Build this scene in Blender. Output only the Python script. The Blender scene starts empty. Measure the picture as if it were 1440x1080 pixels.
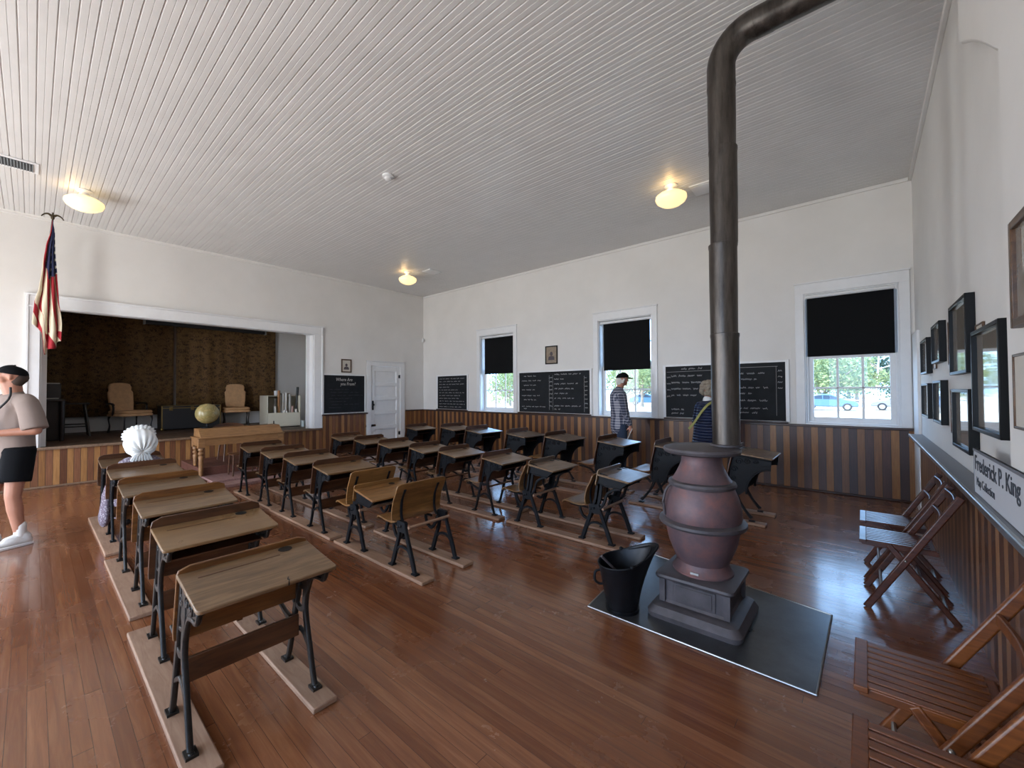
import bpy, math, random
from mathutils import Vector, Matrix, Euler
random.seed(7)
S = bpy.context.scene
COL = S.collection
PI = math.pi

# ------------------------------------------------------------------ camera
cd = bpy.data.cameras.new('camera'); cam = bpy.data.objects.new('camera', cd); COL.objects.link(cam)
cd.sensor_fit = 'HORIZONTAL'; cd.sensor_width = 36.0; cd.lens = 14.4558; cd.clip_start = 0.05; cd.clip_end = 600
yaw, pitch, roll = 0.7081, 0.0179, -0.0050
F = Vector((-math.sin(yaw)*math.cos(pitch), math.cos(yaw)*math.cos(pitch), math.sin(pitch)))
R0 = Vector((math.cos(yaw), math.sin(yaw), 0)); U0 = R0.cross(F)
RR = math.cos(roll)*R0 + math.sin(roll)*U0; UU = -math.sin(roll)*R0 + math.cos(roll)*U0
M = Matrix(((RR.x, UU.x, -F.x, 0), (RR.y, UU.y, -F.y, 0), (RR.z, UU.z, -F.z, 1.5), (0, 0, 0, 1)))
cam.matrix_world = M
S.camera = cam

# ------------------------------------------------------------------ exposure, sky, sun
vs = S.view_settings
S.display_settings.display_device = 'sRGB'
vs.view_transform = 'Standard'; vs.look = 'None'; vs.gamma = 1; vs.use_curve_mapping = False
vs.exposure = 0.16
W = bpy.data.worlds.new('sky'); S.world = W; W.use_nodes = True
nt = W.node_tree; nt.nodes.clear()
bg = nt.nodes.new('ShaderNodeBackground'); wo = nt.nodes.new('ShaderNodeOutputWorld')
bg.inputs[0].default_value = (0.34, 0.60, 1.0, 1); bg.inputs[1].default_value = 7.5
nt.links.new(bg.outputs[0], wo.inputs[0])
sl = bpy.data.lights.new('sun', 'SUN'); sl.energy = 14.0; sl.angle = math.radians(0.6); sl.color = (1, .96, .88)
so = bpy.data.objects.new('sun', sl); COL.objects.link(so)
so.rotation_euler = Vector((-0.35, -0.55, 0.95)).to_track_quat('Z', 'Y').to_euler()
so.location = (0, -20, 30)
# room
XL, XR, YW, YL, HC, HWN = -9.95, 0.52, 7.574, -3.2, 4.325, 0.985
WT = 0.28
def area(name, loc, rot, sx, sy, e, col, spread=PI):
    l = bpy.data.lights.new(name, 'AREA'); l.shape = 'RECTANGLE'; l.size = sx; l.size_y = sy; l.energy = e; l.color = col
    l.spread = spread
    o = bpy.data.objects.new(name, l); COL.objects.link(o); o.location = loc; o.rotation_euler = rot; return o
# daylight coming in at the tall unshaded windows and the open door of the wall left of the camera
LWIN = [(-9.3, -8.1), (-6.3, -4.9), (-3.3, -1.9), (-1.2, 0.1)]
LZ = (0.15, 3.0)
LE = [110, 150, 75, 14]
for (a, b), e in zip(LWIN, LE):
    area('window_daylight', ((a+b)/2, YL-0.02, (LZ[0]+LZ[1])/2), (PI/2+0.12, 0, 0), b-a, LZ[1]-LZ[0], e, (1.0, 0.99, 0.98))
WIN = [(-7.573, -6.431), (-4.142, -3.021), (-0.674, 0.372)]
WZ = (0.985, 2.94)
for (a, b) in WIN:
    l = bpy.data.lights.new('window_portal', 'AREA'); l.shape = 'RECTANGLE'; l.size = b-a; l.size_y = WZ[1]-WZ[0]
    l.cycles.is_portal = True
    o = bpy.data.objects.new('window_portal', l); COL.objects.link(o)
    o.location = ((a+b)/2, YW+WT+0.02, (WZ[0]+WZ[1])/2); o.rotation_euler = (-PI/2, 0, 0)

# ------------------------------------------------------------------ materials
def lin(h):
    if isinstance(h, str):
        v = [int(h[i:i+2], 16)/255 for i in (0, 2, 4)]
        return tuple(x/12.92 if x <= .04045 else ((x+.055)/1.055)**2.4 for x in v) + (1,)
    return tuple(h) + (1,)
class NT:
    def __init__(s, name, rough=.5, metal=0, col='808080', spec=.5):
        s.m = bpy.data.materials.new(name); s.m.use_nodes = True; s.t = s.m.node_tree; s.t.nodes.clear()
        s.o = s.n('OutputMaterial'); s.b = s.n('BsdfPrincipled'); s.l(s.b.outputs[0], s.o.inputs[0])
        s.b.inputs['Base Color'].default_value = lin(col); s.b.inputs['Roughness'].default_value = rough
        s.b.inputs['Metallic'].default_value = metal; s.b.inputs['Specular IOR Level'].default_value = spec
    def n(s, t): return s.t.nodes.new('ShaderNode'+t)
    def l(s, a, b): s.t.links.new(a, b)
    def co(s, kind='Object'): return s.n('TexCoord').outputs[kind]
    def map(s, v, sc=(1, 1, 1), loc=(0, 0, 0)):
        m = s.n('Mapping'); m.inputs['Scale'].default_value = sc; m.inputs['Location'].default_value = loc; s.l(v, m.inputs[0]); return m.outputs[0]
    def noise(s, v, scale=5, det=4, rough=.6, dist=0):
        q = s.n('TexNoise'); q.inputs['Scale'].default_value = scale; q.inputs['Detail'].default_value = det
        q.inputs['Roughness'].default_value = rough; q.inputs['Distortion'].default_value = dist; s.l(v, q.inputs['Vector']); return q.outputs['Fac']
    def ramp(s, f, stops):
        r = s.n('ValToRGB'); e = r.color_ramp.elements
        while len(e) < len(stops): e.new(.5)
        for k, (p, c) in enumerate(stops): e[k].position = p; e[k].color = lin(c)
        s.l(f, r.inputs[0]); return r.outputs[0]
    def mix(s, f, a, b, mode='MIX'):
        q = s.n('Mix'); q.data_type = 'RGBA'; q.blend_type = mode
        for i, v in ((0, f), (6, a), (7, b)):
            if hasattr(v, 'is_linked') or isinstance(v, bpy.types.NodeSocket): s.l(v, q.inputs[i])
            elif i == 0: q.inputs[0].default_value = v
            else: q.inputs[i].default_value = lin(v)
        return q.outputs[2]
    def math(s, op, a, b=0, c=0):
        q = s.n('Math'); q.operation = op
        for i, v in enumerate((a, b, c)):
            if isinstance(v, bpy.types.NodeSocket): s.l(v, q.inputs[i])
            else: q.inputs[i].default_value = v
        return q.outputs[0]
    def sep(s, v): q = s.n('SeparateXYZ'); s.l(v, q.inputs[0]); return q.outputs
    def comb(s, x, y, z=0):
        q = s.n('CombineXYZ')
        for i, v in enumerate((x, y, z)):
            if isinstance(v, bpy.types.NodeSocket): s.l(v, q.inputs[i])
            else: q.inputs[i].default_value = v
        return q.outputs[0]
    def white(s, v, dim='1D'):
        q = s.n('TexWhiteNoise'); q.noise_dimensions = dim; s.l(v, q.inputs['W' if dim == '1D' else 'Vector']); return q.outputs['Value']
    def rnd(s): return s.n('ObjectInfo').outputs['Random']
    def col(s, v): s.l(v, s.b.inputs['Base Color'])
    def rough(s, v): s.l(v, s.b.inputs['Roughness'])
    def bump(s, h, st=.3, d=.01):
        q = s.n('Bump'); q.inputs['Strength'].default_value = st; q.inputs['Distance'].default_value = d
        s.l(h, q.inputs['Height']); s.l(q.outputs[0], s.b.inputs['Normal'])

def wood(name, stops, rough=.45, scale=(3, 30, 30), bump=.15, var=.0):
    s = NT(name, rough); r = s.rnd()
    v = s.co(); m = s.n('Mapping'); m.inputs['Scale'].default_value = scale; s.l(v, m.inputs[0])
    off = s.comb(s.math('MULTIPLY', r, 17.0), s.math('MULTIPLY', r, 31.0), 0); s.l(off, m.inputs['Location'])
    f = s.noise(m.outputs[0], 1.0, 6, .62, 1.2)
    g = s.noise(s.map(v, (1.2, 1.2, 1.2)), 2.5, 3)
    c = s.ramp(f, stops)
    c = s.mix(s.math('MULTIPLY', g, .55), c, stops[0][1], 'MULTIPLY')
    if var:
        hv = s.n('HueSaturation'); s.l(c, hv.inputs['Color']); s.l(s.math('MULTIPLY_ADD', r, var, 1-var/2), hv.inputs['Value']); c = hv.outputs[0]
    s.col(c); s.bump(f, bump, .002)
    s.rough(s.math('MULTIPLY_ADD', g, .3, rough-.15))
    return s.m
def plain(name, col, rough=.5, metal=0, nz=.0, sc=8, spec=.5, bump=0):
    s = NT(name, rough, metal, col, spec)
    if nz:
        f = s.noise(s.co(), sc, 5)
        a = lin(col); d = tuple(x*(1-nz) for x in a[:3]); b2 = tuple(min(1, x*(1+nz)) for x in a[:3])
        s.col(s.ramp(f, [(.3, d), (.7, b2)]))
        s.rough(s.math('MULTIPLY_ADD', f, .3, rough-.15))
        if bump: s.bump(f, bump, .005)
    return s.m
MT = {}
def mk_wall():
    s = NT('painted_wall_white', .7, 0, 'd6d2cc'); v = s.co()
    f = s.noise(v, 1.2, 5); f2 = s.noise(v, 14, 3)
    s.col(s.ramp(f, [(.25, 'd9d6d1'), (.75, 'e3e0dc')])); s.bump(f2, .08, .01); return s.m
MT['wall'] = mk_wall()
MT['trim'] = plain('trim_white_paint', 'e2e2e2', .38, nz=.03, sc=6)
MT['ceil'] = plain('ceiling_white_gloss', 'd2d0ce', .36, nz=.04, sc=2.5)
def mk_floor():
    s = NT('floor_fir_boards', .3); v = s.co(); x, y, z = s.sep(v)
    bw = .062
    row = s.math('FLOOR', s.math('DIVIDE', y, bw)); rr = s.white(row)
    xs = s.math('ADD', s.math('DIVIDE', x, 2.6), s.math('MULTIPLY', rr, 9.0)); seg = s.math('FLOOR', xs)
    bid = s.white(s.comb(row, seg, 0), '3D')
    grain = s.noise(s.comb(s.math('MULTIPLY_ADD', bid, 40, s.math('MULTIPLY', x, 2.2)), s.math('MULTIPLY', y, 42), 0), 1.0, 6, .65, .6)
    c = s.ramp(grain, [(.22, '6c422e'), (.5, '855437'), (.8, '9a6c49')])
    c2 = s.ramp(bid, [(.0, 'd2c4bb'), (.5, 'eae2da'), (1, 'ffffff')])
    c = s.mix(1.0, c, c2, 'MULTIPLY')
    wear = s.noise(s.map(v, (.35, .9, 1)), 1.1, 3, .5)
    c = s.mix(s.ramp(wear, [(.4, '000000'), (.8, '585858')]), c, '9c7257')
    dirt = s.noise(v, 2.2, 6, .6)
    c = s.mix(s.ramp(dirt, [(.52, '000000'), (.72, '505050')]), c, '57392b')
    fr = s.math('FRACT', s.math('DIVIDE', y, bw)); gap = s.math('LESS_THAN', s.math('ABSOLUTE', s.math('SUBTRACT', fr, .5)), .485)
    fx = s.math('FRACT', xs); gx = s.math('GREATER_THAN', fx, .0012)
    g = s.math('MULTIPLY', gap, gx)
    c = s.mix(g, '4a2e20', c); s.col(c)
    s.rough(s.math('MULTIPLY_ADD', dirt, .34, .08)); s.b.inputs['Coat Weight'].default_value = .35; s.b.inputs['Coat Roughness'].default_value = .12
    h = s.math('MULTIPLY_ADD', grain, .18, s.math('ADD', s.math('MULTIPLY', g, .6), s.math('MULTIPLY', s.noise(s.map(v, (1.5, 9, 1)), 1.6, 2), .9)))
    s.bump(h, .32, .006); return s.m
MT['floor'] = mk_floor()
def mk_stripe(name, axis, bw, A, B, rough=.4):
    s = NT(name, rough); v = s.co(); xyz = s.sep(v); q = xyz[axis]
    k = s.math('FLOOR', s.math('DIVIDE', q, bw)); par = s.math('FLOORED_MODULO', k, 2.0)
    r = s.white(k)
    gr = s.noise(s.comb(s.math('MULTIPLY', q, 60), s.math('MULTIPLY_ADD', r, 30, s.math('MULTIPLY', xyz[2], 4)), 0), 1.0, 5, .6, .5)
    ca = s.ramp(gr, [(.3, A[0]), (.7, A[1])]); cb = s.ramp(gr, [(.3, B[0]), (.7, B[1])])
    c = s.mix(par, ca, cb)
    c = s.mix(1.0, c, s.ramp(r, [(0, 'c0b4ac'), (1, 'ffffff')]), 'MULTIPLY')
    fr = s.math('FRACT', s.math('DIVIDE', q, bw)); g = s.math('LESS_THAN', s.math('ABSOLUTE', s.math('SUBTRACT', fr, .5)), .47)
    c = s.mix(g, '20100a', c); s.col(c); s.bump(g, .5, .004); return s.m
MT['wain_x'] = mk_stripe('wainscot_stripes_window_side', 0, .0875, ('42251a', '583322'), ('86592f', 'a2713c'))
MT['wain_y'] = mk_stripe('wainscot_stripes_stage_side', 1, .0775, ('6e4630', '8a5c3e'), ('93683f', 'b5854f'))
MT['wain_r'] = mk_stripe('wainscot_stripes_picture_side', 1, .085, ('54321f', '6d452b'), ('8a6040', 'a5764c'))
MT['cap'] = wood('dark_rail_wood', [(.3, '2c170e'), (.7, '4f2e1b')], .4)
MT['stagefloor'] = wood('stage_floor_boards', [(.3, '4a3628'), (.7, '7b6350')], .5, (2, 14, 14))
MT['nosing'] = wood('stage_nosing', [(.3, '6a5340'), (.7, '907660')], .5)
MT['top_grey'] = wood('worn_desktop_wood', [(.22, '4a3725'), (.5, '7c6044'), (.8, '9d815e')], .33, (26, 3, 26), var=.45)
MT['top_honey'] = wood('honey_wood', [(.25, '684724'), (.55, '94693a'), (.85, 'b0844c')], .4, (26, 3, 26), var=.25)
MT['top_mid'] = wood('mid_brown_desktop_wood', [(.25, '5a4028'), (.55, '84623c'), (.85, 'a07b4e')], .38, (26, 3, 26), var=.25)
MT['top_tan'] = wood('smooth_tan_desktop_wood', [(.25, '7a5c3c'), (.55, '8f6f4b'), (.85, '9f7f58')], .3, (10, 2, 10))
MT['back_orange'] = wood('orange_brown_wood', [(.3, '5a361c'), (.7, '92602f')], .4, (26, 3, 26))
MT['back_brown'] = wood('brown_varnished_wood', [(.3, '462b1b'), (.7, '6f472c')], .4, (26, 3, 26), var=.3)
MT['iron'] = plain('black_cast_iron', '0e1116', .55, .0, nz=.35, sc=30, bump=.3, spec=.22)
MT['iron_brown'] = plain('dark_worn_cast_iron', '262422', .36, .3, nz=.35, sc=30, bump=.3)
MT['runner'] = wood('raw_runner_wood', [(.3, '94735c'), (.7, 'b2937b')], .6, (3, 26, 26), var=.15)
MT['hole'] = plain('inkwell_dark', '15100c', .6)
MT['cream'] = plain('cream_paint', 'cfcab8', .45, nz=.03)
MT['black'] = plain('black_paint', '121214', .5)
MT['shade'] = plain('black_shade_cloth', '0b0c0e', .85, spec=.2)
def mk_board():
    s = NT('slate_blackboard', .7, 0, '808080', .25); f = s.noise(s.co(), 3, 6, .7)
    s.col(s.ramp(f, [(.3, '111317'), (.75, '1f2226')])); return s.m
MT['board'] = mk_board()
MT['chalk'] = plain('chalk_marks', 'bcbcbc', .9)
MT['chalk_bright'] = plain('bright_chalk_marks', 'b9b7b2', .9)
def mk_glass():
    s = NT('window_glass', 0); tr = s.n('BsdfTransparent'); gl = s.n('BsdfGlossy'); gl.inputs['Roughness'].default_value = .02
    fr = s.n('Fresnel'); fr.inputs[0].default_value = 1.45; mx = s.n('MixShader')
    bf = s.n('NewGeometry').outputs['Backfacing']; s.l(s.math('MULTIPLY', fr.outputs[0], s.math('SUBTRACT', 1.0, bf)), mx.inputs[0]); s.l(tr.outputs[0], mx.inputs[1]); s.l(gl.outputs[0], mx.inputs[2]); s.l(mx.outputs[0], s.o.inputs[0]); return s.m
MT['glass'] = mk_glass()
def mk_stove():
    s = NT('rusted_cast_iron', .55, .25); v = s.co(); f = s.noise(v, 7, 7, .7); z = s.sep(v)[2]
    s.col(s.ramp(f, [(.25, '48414a'), (.5, '665154'), (.75, '875a54')])); s.bump(s.noise(v, 60, 4), .25, .004); s.rough(s.math('MULTIPLY_ADD', f, .3, .38)); return s.m
MT['stove'] = mk_stove()
MT['stove_grey'] = plain('grey_cast_iron', '4d484b', .55, .25, nz=.35, sc=9, bump=.3)
def mk_pipe():
    s = NT('stovepipe_steel', .3, .75); v = s.co(); f = s.noise(s.map(v, (9, 9, 1.2)), 2.2, 6, .7)
    s.col(s.ramp(f, [(.3, '35312e'), (.6, '58524d'), (.8, '6b645d')])); s.rough(s.math('MULTIPLY_ADD', f, .35, .18)); return s.m
MT['pipe'] = mk_pipe()
def mk_plate():
    s = NT('sheet_steel_hearth', .3, .7); v = s.co(); f = s.noise(v, 2.5, 7, .7)
    s.col(s.ramp(f, [(.3, '3d3f42'), (.7, '5f6164')])); s.rough(s.math('MULTIPLY_ADD', f, .35, .16)); return s.m
MT['plate'] = mk_plate()
MT['steel_edge'] = plain('bright_edge_metal', '9a9a98', .3, .8)
MT['redwood'] = wood('reddish_folding_chair_wood', [(.3, '3a1c11'), (.7, '683620')], .32, (3, 30, 30))
MT['amber'] = wood('amber_folding_chair_wood', [(.3, '552c12'), (.7, '8a4f23')], .35, (3, 30, 30))
MT['frame_black'] = plain('black_picture_frame', '030303', .4, spec=.25)
MT['frame_brown'] = wood('brown_picture_frame', [(.3, '3d2717'), (.7, '6b4a2c')], .4)
MT['picture_glass'] = plain('picture_glass_over_print', '8b8378', .05, nz=.08, sc=3, spec=.8)
MT['paper'] = plain('aged_paper', 'c2bbb0', .6, nz=.05, sc=20)
MT['tan'] = plain('tan_upholstery', 'cfa376', .75, nz=.12, sc=12)
MT['darkwood'] = wood('dark_chair_wood', [(.3, '170f0b'), (.7, '2e1d14')], .35)
MT['oak'] = wood('light_oak', [(.3, '86603c'), (.6, 'a87e53'), (.85, 'bf9668')], .42, (20, 3, 20))
def mk_curtain():
    s = NT('patterned_brown_curtain', .8); v = s.co()
    x, y, z = s.sep(v)
    vo = s.n('TexVoronoi'); vo.inputs['Scale'].default_value = 9; s.l(s.map(v, (1, 1, 1.5)), vo.inputs['Vector'])
    n = s.noise(v, 16, 5, .7, 2.5)
    n2 = s.noise(v, 34, 4, .7, 3.5)
    f = s.math('MULTIPLY_ADD', s.math('SUBTRACT', vo.outputs['Distance'], .35), .12, s.math('MULTIPLY_ADD', n, .4, s.math('MULTIPLY', n2, .6)))
    s.col(s.ramp(f, [(.42, '21150c'), (.49, '4a3018'), (.55, '8d6c40'), (.63, '5a3f20')])); return s.m
MT['curtain'] = mk_curtain()

# ------------------------------------------------------------------ mesh helpers
class MB:
    def __init__(s): s.v = []; s.f = []; s.mi = []; s.cm = 0
    def add(s, vs_, fs):
        o = len(s.v); s.v += [tuple(p) for p in vs_]; s.f += [tuple(i+o for i in q) for q in fs]; s.mi += [s.cm]*len(fs)
    def box(s, x0, x1, y0, y1, z0, z1):
        s.add([(x0,y0,z0),(x1,y0,z0),(x1,y1,z0),(x0,y1,z0),(x0,y0,z1),(x1,y0,z1),(x1,y1,z1),(x0,y1,z1)],
              [(0,3,2,1),(4,5,6,7),(0,1,5,4),(1,2,6,5),(2,3,7,6),(3,0,4,7)])
        return s
    def prism(s, poly, o, u, v, n, t0, t1):
        o, u, v, n = Vector(o), Vector(u), Vector(v), Vector(n)
        N = len(poly); a = [o+u*p[0]+v*p[1]+n*t0 for p in poly]; b = [o+u*p[0]+v*p[1]+n*t1 for p in poly]
        area2 = sum(poly[i][0]*poly[(i+1) % N][1]-poly[(i+1) % N][0]*poly[i][1] for i in range(N))
        flip = (area2 > 0) == (u.cross(v).dot(n)*(t1-t0) > 0)
        fs = [tuple(range(N)), tuple(range(2*N-1, N-1, -1))] + [(i, N+i, N+(i+1) % N, (i+1) % N) for i in range(N)]
        if flip: fs = [tuple(reversed(q)) for q in fs]
        s.add(a+b, fs); return s
    def sweep(s, pts, sec, up=(0, 0, 1), closed=False, caps=True):
        """sec(i,t)-> list of (a,b) offsets in side/up plane"""
        P = [Vector(p) for p in pts]; n = len(P); rings = []; up = Vector(up)
        prevside = None
        for i in range(n):
            if closed: d = P[(i+1) % n]-P[i-1]
            else: d = P[min(i+1, n-1)]-P[max(i-1, 0)]
            d.normalize(); side = d.cross(up)
            if side.length < 1e-3: side = prevside or Vector((1, 0, 0))
            side.normalize()
            if prevside is not None and side.dot(prevside) < 0 and not closed: side = -side
            prevside = side; w = side.cross(d).normalized()
            rings.append([P[i]+side*a+w*b for a, b in sec(i, i/(n-1))])
        m = len(rings[0]); vs_ = [p for r in rings for p in r]; fs = []
        for i in range(n if closed else n-1):
            j = (i+1) % n
            for k in range(m): fs.append((i*m+k, i*m+(k+1) % m, j*m+(k+1) % m, j*m+k))
        if caps and not closed: fs += [tuple(range(m-1, -1, -1)), tuple((n-1)*m+k for k in range(m))]
        s.add(vs_, fs); return s
    def tube(s, pts, r, n=8, up=(0, 0, 1), closed=False, caps=True):
        rf = r if callable(r) else (lambda t: r)
        return s.sweep(pts, lambda i, t: [(math.cos(2*PI*k/n)*rf(t), math.sin(2*PI*k/n)*rf(t)) for k in range(n)], up, closed, caps)
    def bar(s, pts, w, t, up=(0, 1, 0), sm=4):
        """flat bar in a plane perpendicular to up; w in-plane width (float/func), t thickness along up"""
        P = smooth(pts, sm) if sm else pts
        wf = w if callable(w) else (lambda q: w)
        def sec(i, q):
            a = wf(q)/2; b = t/2; c = min(a, b)*.45
            return [(-a+c,-b),(a-c,-b),(a,-b+c),(a,b-c),(a-c,b),(-a+c,b),(-a,b-c),(-a,-b+c)]
        return s.sweep(P, sec, up)
    def lathe(s, prof, n=24, c=(0, 0, 0), axis='Z', caps=True):
        vs_ = []; m = len(prof)
        for k in range(n):
            a = 2*PI*k/n
            for r, z in prof:
                p = (r*math.cos(a), r*math.sin(a), z)
                if axis == 'X': p = (z, r*math.cos(a), r*math.sin(a))
                if axis == 'Y': p = (r*math.sin(a), z, r*math.cos(a))
                vs_.append((c[0]+p[0], c[1]+p[1], c[2]+p[2]))
        fs = [(k*m+i, ((k+1) % n)*m+i, ((k+1) % n)*m+i+1, k*m+i+1) for k in range(n) for i in range(m-1)]
        if caps:
            if prof[0][0] > 1e-4: fs.append(tuple(k*m for k in range(n-1, -1, -1)))
            if prof[-1][0] > 1e-4: fs.append(tuple(k*m+m-1 for k in range(n)))
        s.add(vs_, fs); return s
    def panel(s, path, hw, th, yc=0, rows=None):
        """sheet following path in XZ, half width hw(t) along Y, thickness th"""
        P = [Vector((p[0], 0, p[1])) for p in path]; n = len(P); K = 6; vs_ = []
        for side in (1, -1):
            for i in range(n):
                d = (P[min(i+1, n-1)]-P[max(i-1, 0)]).normalized(); nn = Vector((-d.z, 0, d.x))
                for k in range(K+1):
                    y = yc+hw(i/(n-1))*(2*k/K-1); q = P[i]+nn*side*th/2; vs_.append((q.x, y, q.z))
        W_ = K+1; fs = []; o = n*W_
        for i in range(n-1):
            for k in range(K):
                a = i*W_+k; fs.append((a, a+W_, a+W_+1, a+1)); fs.append((o+a, o+a+1, o+a+W_+1, o+a+W_))
        for i in range(n-1):
            fs.append((i*W_, o+i*W_, o+(i+1)*W_, (i+1)*W_)); b = i*W_+K; fs.append((b, b+W_, o+b+W_, o+b))
        for k in range(K):
            fs.append((k, k+1, o+k+1, o+k)); b = (n-1)*W_+k; fs.append((b, o+b, o+b+1, b+1))
        s.add(vs_, fs); return s
    def ball(s, c, r, n=12, sc=(1, 1, 1)):
        prof = [(r*math.sin(PI*i/n), -r*math.cos(PI*i/n)) for i in range(n+1)]
        prof[0] = (0.0001*r, -r); prof[-1] = (0.0001*r, r)
        o = len(s.v); s.lathe(prof, n+4)
        for i in range(o, len(s.v)):
            p = s.v[i]; s.v[i] = (c[0]+p[0]*sc[0], c[1]+p[1]*sc[1], c[2]+p[2]*sc[2])
        return s
    def limb(s, p0, p1, r0, r1, fl=1.0, side=(0, 1, 0), n=14):
        """tapered rounded capsule; fl scales the cross axis"""
        p0, p1 = Vector(p0), Vector(p1); d = p1-p0; L = d.length
        d = d.normalized() if L > 1e-6 else Vector((0, 0, 1)); sd = Vector(side); sd = (sd-d*sd.dot(d))
        if sd.length < 1e-3: sd = d.orthogonal()
        sd.normalize(); w = d.cross(sd)
        ring = []
        for i in range(5): a = -PI/2+PI/2*i/4; ring.append((r0*math.sin(a), max(r0*math.cos(a), 1e-4)))
        for i in range(5): a = PI/2*i/4; ring.append((L+r1*math.sin(a), max(r1*math.cos(a), 1e-4)))
        vs_ = []; 
        for h, r in ring:
            for k in range(n):
                a = 2*PI*k/n; vs_.append(p0+d*h+sd*(r*math.cos(a))+w*(r*fl*math.sin(a)))
        m = len(ring); fs = [(i*n+k, i*n+(k+1) % n, (i+1)*n+(k+1) % n, (i+1)*n+k) for i in range(m-1) for k in range(n)]
        fs += [tuple(range(n-1, -1, -1)), tuple((m-1)*n+k for k in range(n))]
        s.add(vs_, fs); return s
    def xf(s, mat, start=0):
        for i in range(start, len(s.v)): s.v[i] = tuple(mat @ Vector(s.v[i]))
        return s
    def build(s, name, mat, parent=None, smooth=30, bevel=0, sub=0, remesh=0, loc=None, kind=None, smit=0):
        me = bpy.data.meshes.new(name); me.from_pydata(s.v, [], s.f)
        mats = mat if isinstance(mat, (list, tuple)) else [mat]
        for q in mats: me.materials.append(MT[q] if isinstance(q, str) else q)
        if any(s.mi): me.polygons.foreach_set('material_index', s.mi)
        me.validate()
        if smooth:
            me.polygons.foreach_set('use_smooth', [True]*len(me.polygons)); me.set_sharp_from_angle(angle=math.radians(smooth))
        o = bpy.data.objects.new(name, me); COL.objects.link(o)
        if parent: o.parent = parent
        if loc: o.location = loc
        if remesh:
            q = o.modifiers.new('remesh', 'REMESH'); q.mode = 'VOXEL'; q.voxel_size = remesh; q.use_smooth_shade = True
            q = o.modifiers.new('smooth', 'SMOOTH'); q.iterations = smit or 6; q.factor = .5
        if bevel:
            q = o.modifiers.new('bevel', 'BEVEL'); q.width = bevel; q.segments = 2; q.limit_method = 'ANGLE'; q.angle_limit = math.radians(40)
        if sub:
            q = o.modifiers.new('sub', 'SUBSURF'); q.levels = sub; q.render_levels = sub
        if kind: o['kind'] = kind
        return o
def smooth(pts, k=4):
    P = [Vector(p) if len(p) == 3 else Vector((p[0], 0, p[1])) for p in pts]; n = len(P); out = []
    for i in range(n-1):
        p0, p1, p2, p3 = P[max(i-1, 0)], P[i], P[i+1], P[min(i+2, n-1)]
        for j in range(k):
            t = j/k; out.append(.5*((2*p1)+(p2-p0)*t+(2*p0-5*p1+4*p2-p3)*t*t+(3*p1-p0-3*p2+p3)*t**3))
    out.append(P[-1]); return out
def thing(name, label, cat, loc=(0, 0, 0), rz=0, group=None):
    o = bpy.data.objects.new(name, None); COL.objects.link(o); o.location = loc; o.rotation_euler = (0, 0, rz)
    o.empty_display_size = .1
    return tag(o, label, cat, group)
def tag(o, label, cat, group=None):
    o['label'] = label; o['category'] = cat
    if group: o['group'] = group
    return o
CH = {}
def copy_tree(o, parent=None):
    c = o.copy(); COL.objects.link(c)
    if parent: c.parent = parent
    for ch in o.children: copy_tree(ch, c)
    return c
def rect_round(w0, w1, h0, h1, rads, k=5):
    """rounded polygon; rads for corners (w0,h0),(w1,h0),(w1,h1),(w0,h1)"""
    out = []
    for (cx, cy, a0), r in zip(((w0, h0, PI), (w1, h0, 1.5*PI), (w1, h1, 0), (w0, h1, .5*PI)), rads):
        sx = 1 if cx == w0 else -1; sy = 1 if cy == h0 else -1
        if r <= 0: out.append((cx, cy)); continue
        for i in range(k+1): a = a0+PI/2*i/k; out.append((cx+sx*r+r*math.cos(a), cy+sy*r+r*math.sin(a)))
    return out
# ================================================================== the room
def struct(name, mb, mat, parent=None, **k):
    o = mb.build(name, mat, parent, **k)
    if not parent: o['kind'] = 'structure'
    return o
struct('floor', MB().box(XL-.05, XR+.25, YL-.2, YW+.02, -.1, 0), 'floor', smooth=0)
# boarded ceiling: v-grooved boards running along the window wall
m = MB(); bw = .10; y = YL-.1; prof = []
while y < YW+.1:
    prof += [(y, HC+.011), (y+.007, HC), (y+bw*.5-.003, HC), (y+bw*.5, HC+.004), (y+bw*.5+.003, HC), (y+bw-.007, HC)]; y += bw
prof.append((y, HC+.006)); n = len(prof)
m.add([(XL-.05, a, b) for a, b in prof]+[(XR+.1, a, b) for a, b in prof], [(i, i+1, n+i+1, n+i) for i in range(n-1)])
m.box(XL-.05, XR+.1, YL-.1, YW+.05, HC+.02, HC+.1)
struct('ceiling', m, 'ceil', smooth=0)
def holes_wall(mb, axis, c0, c1, a0, a1, z0, z1, holes):
    """wall slab between planes c0,c1 spanning a0..a1; holes list (a,b,za,zb)"""
    xs = sorted({a0, a1, *[h[0] for h in holes], *[h[1] for h in holes]}); 
    for i in range(len(xs)-1):
        A, B = xs[i], xs[i+1]; mid = (A+B)/2; hs = sorted([(h[2], h[3]) for h in holes if h[0] <= mid <= h[1]]); z = z0; segs = []
        for q in hs:
            if q[0] > z: segs.append((z, q[0]))
            z = q[1]
        if z < z1: segs.append((z, z1))
        for za, zb in segs:
            if axis == 'x': mb.box(A, B, c0, c1, za, zb)
            else: mb.box(c0, c1, A, B, za, zb)
    return mb
struct('wall_window_side', holes_wall(MB(), 'x', YW, YW+WT, XL-.3, XR+.3, -.1, HC+.1, [(a, b, WZ[0], WZ[1]) for a, b in WIN]), 'wall', smooth=0)
OP = (0.077, 4.36, 0.62, 2.885)   # stage opening
DR = (5.86, 6.75, 0.0, 2.20)
struct('wall_stage_side', holes_wall(MB(), 'y', XL-.18, XL, YL-.2, YW+.1, -.1, HC+.1, [(OP[0], OP[1], -.2, OP[3]), DR]), 'wall', smooth=0)
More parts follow.
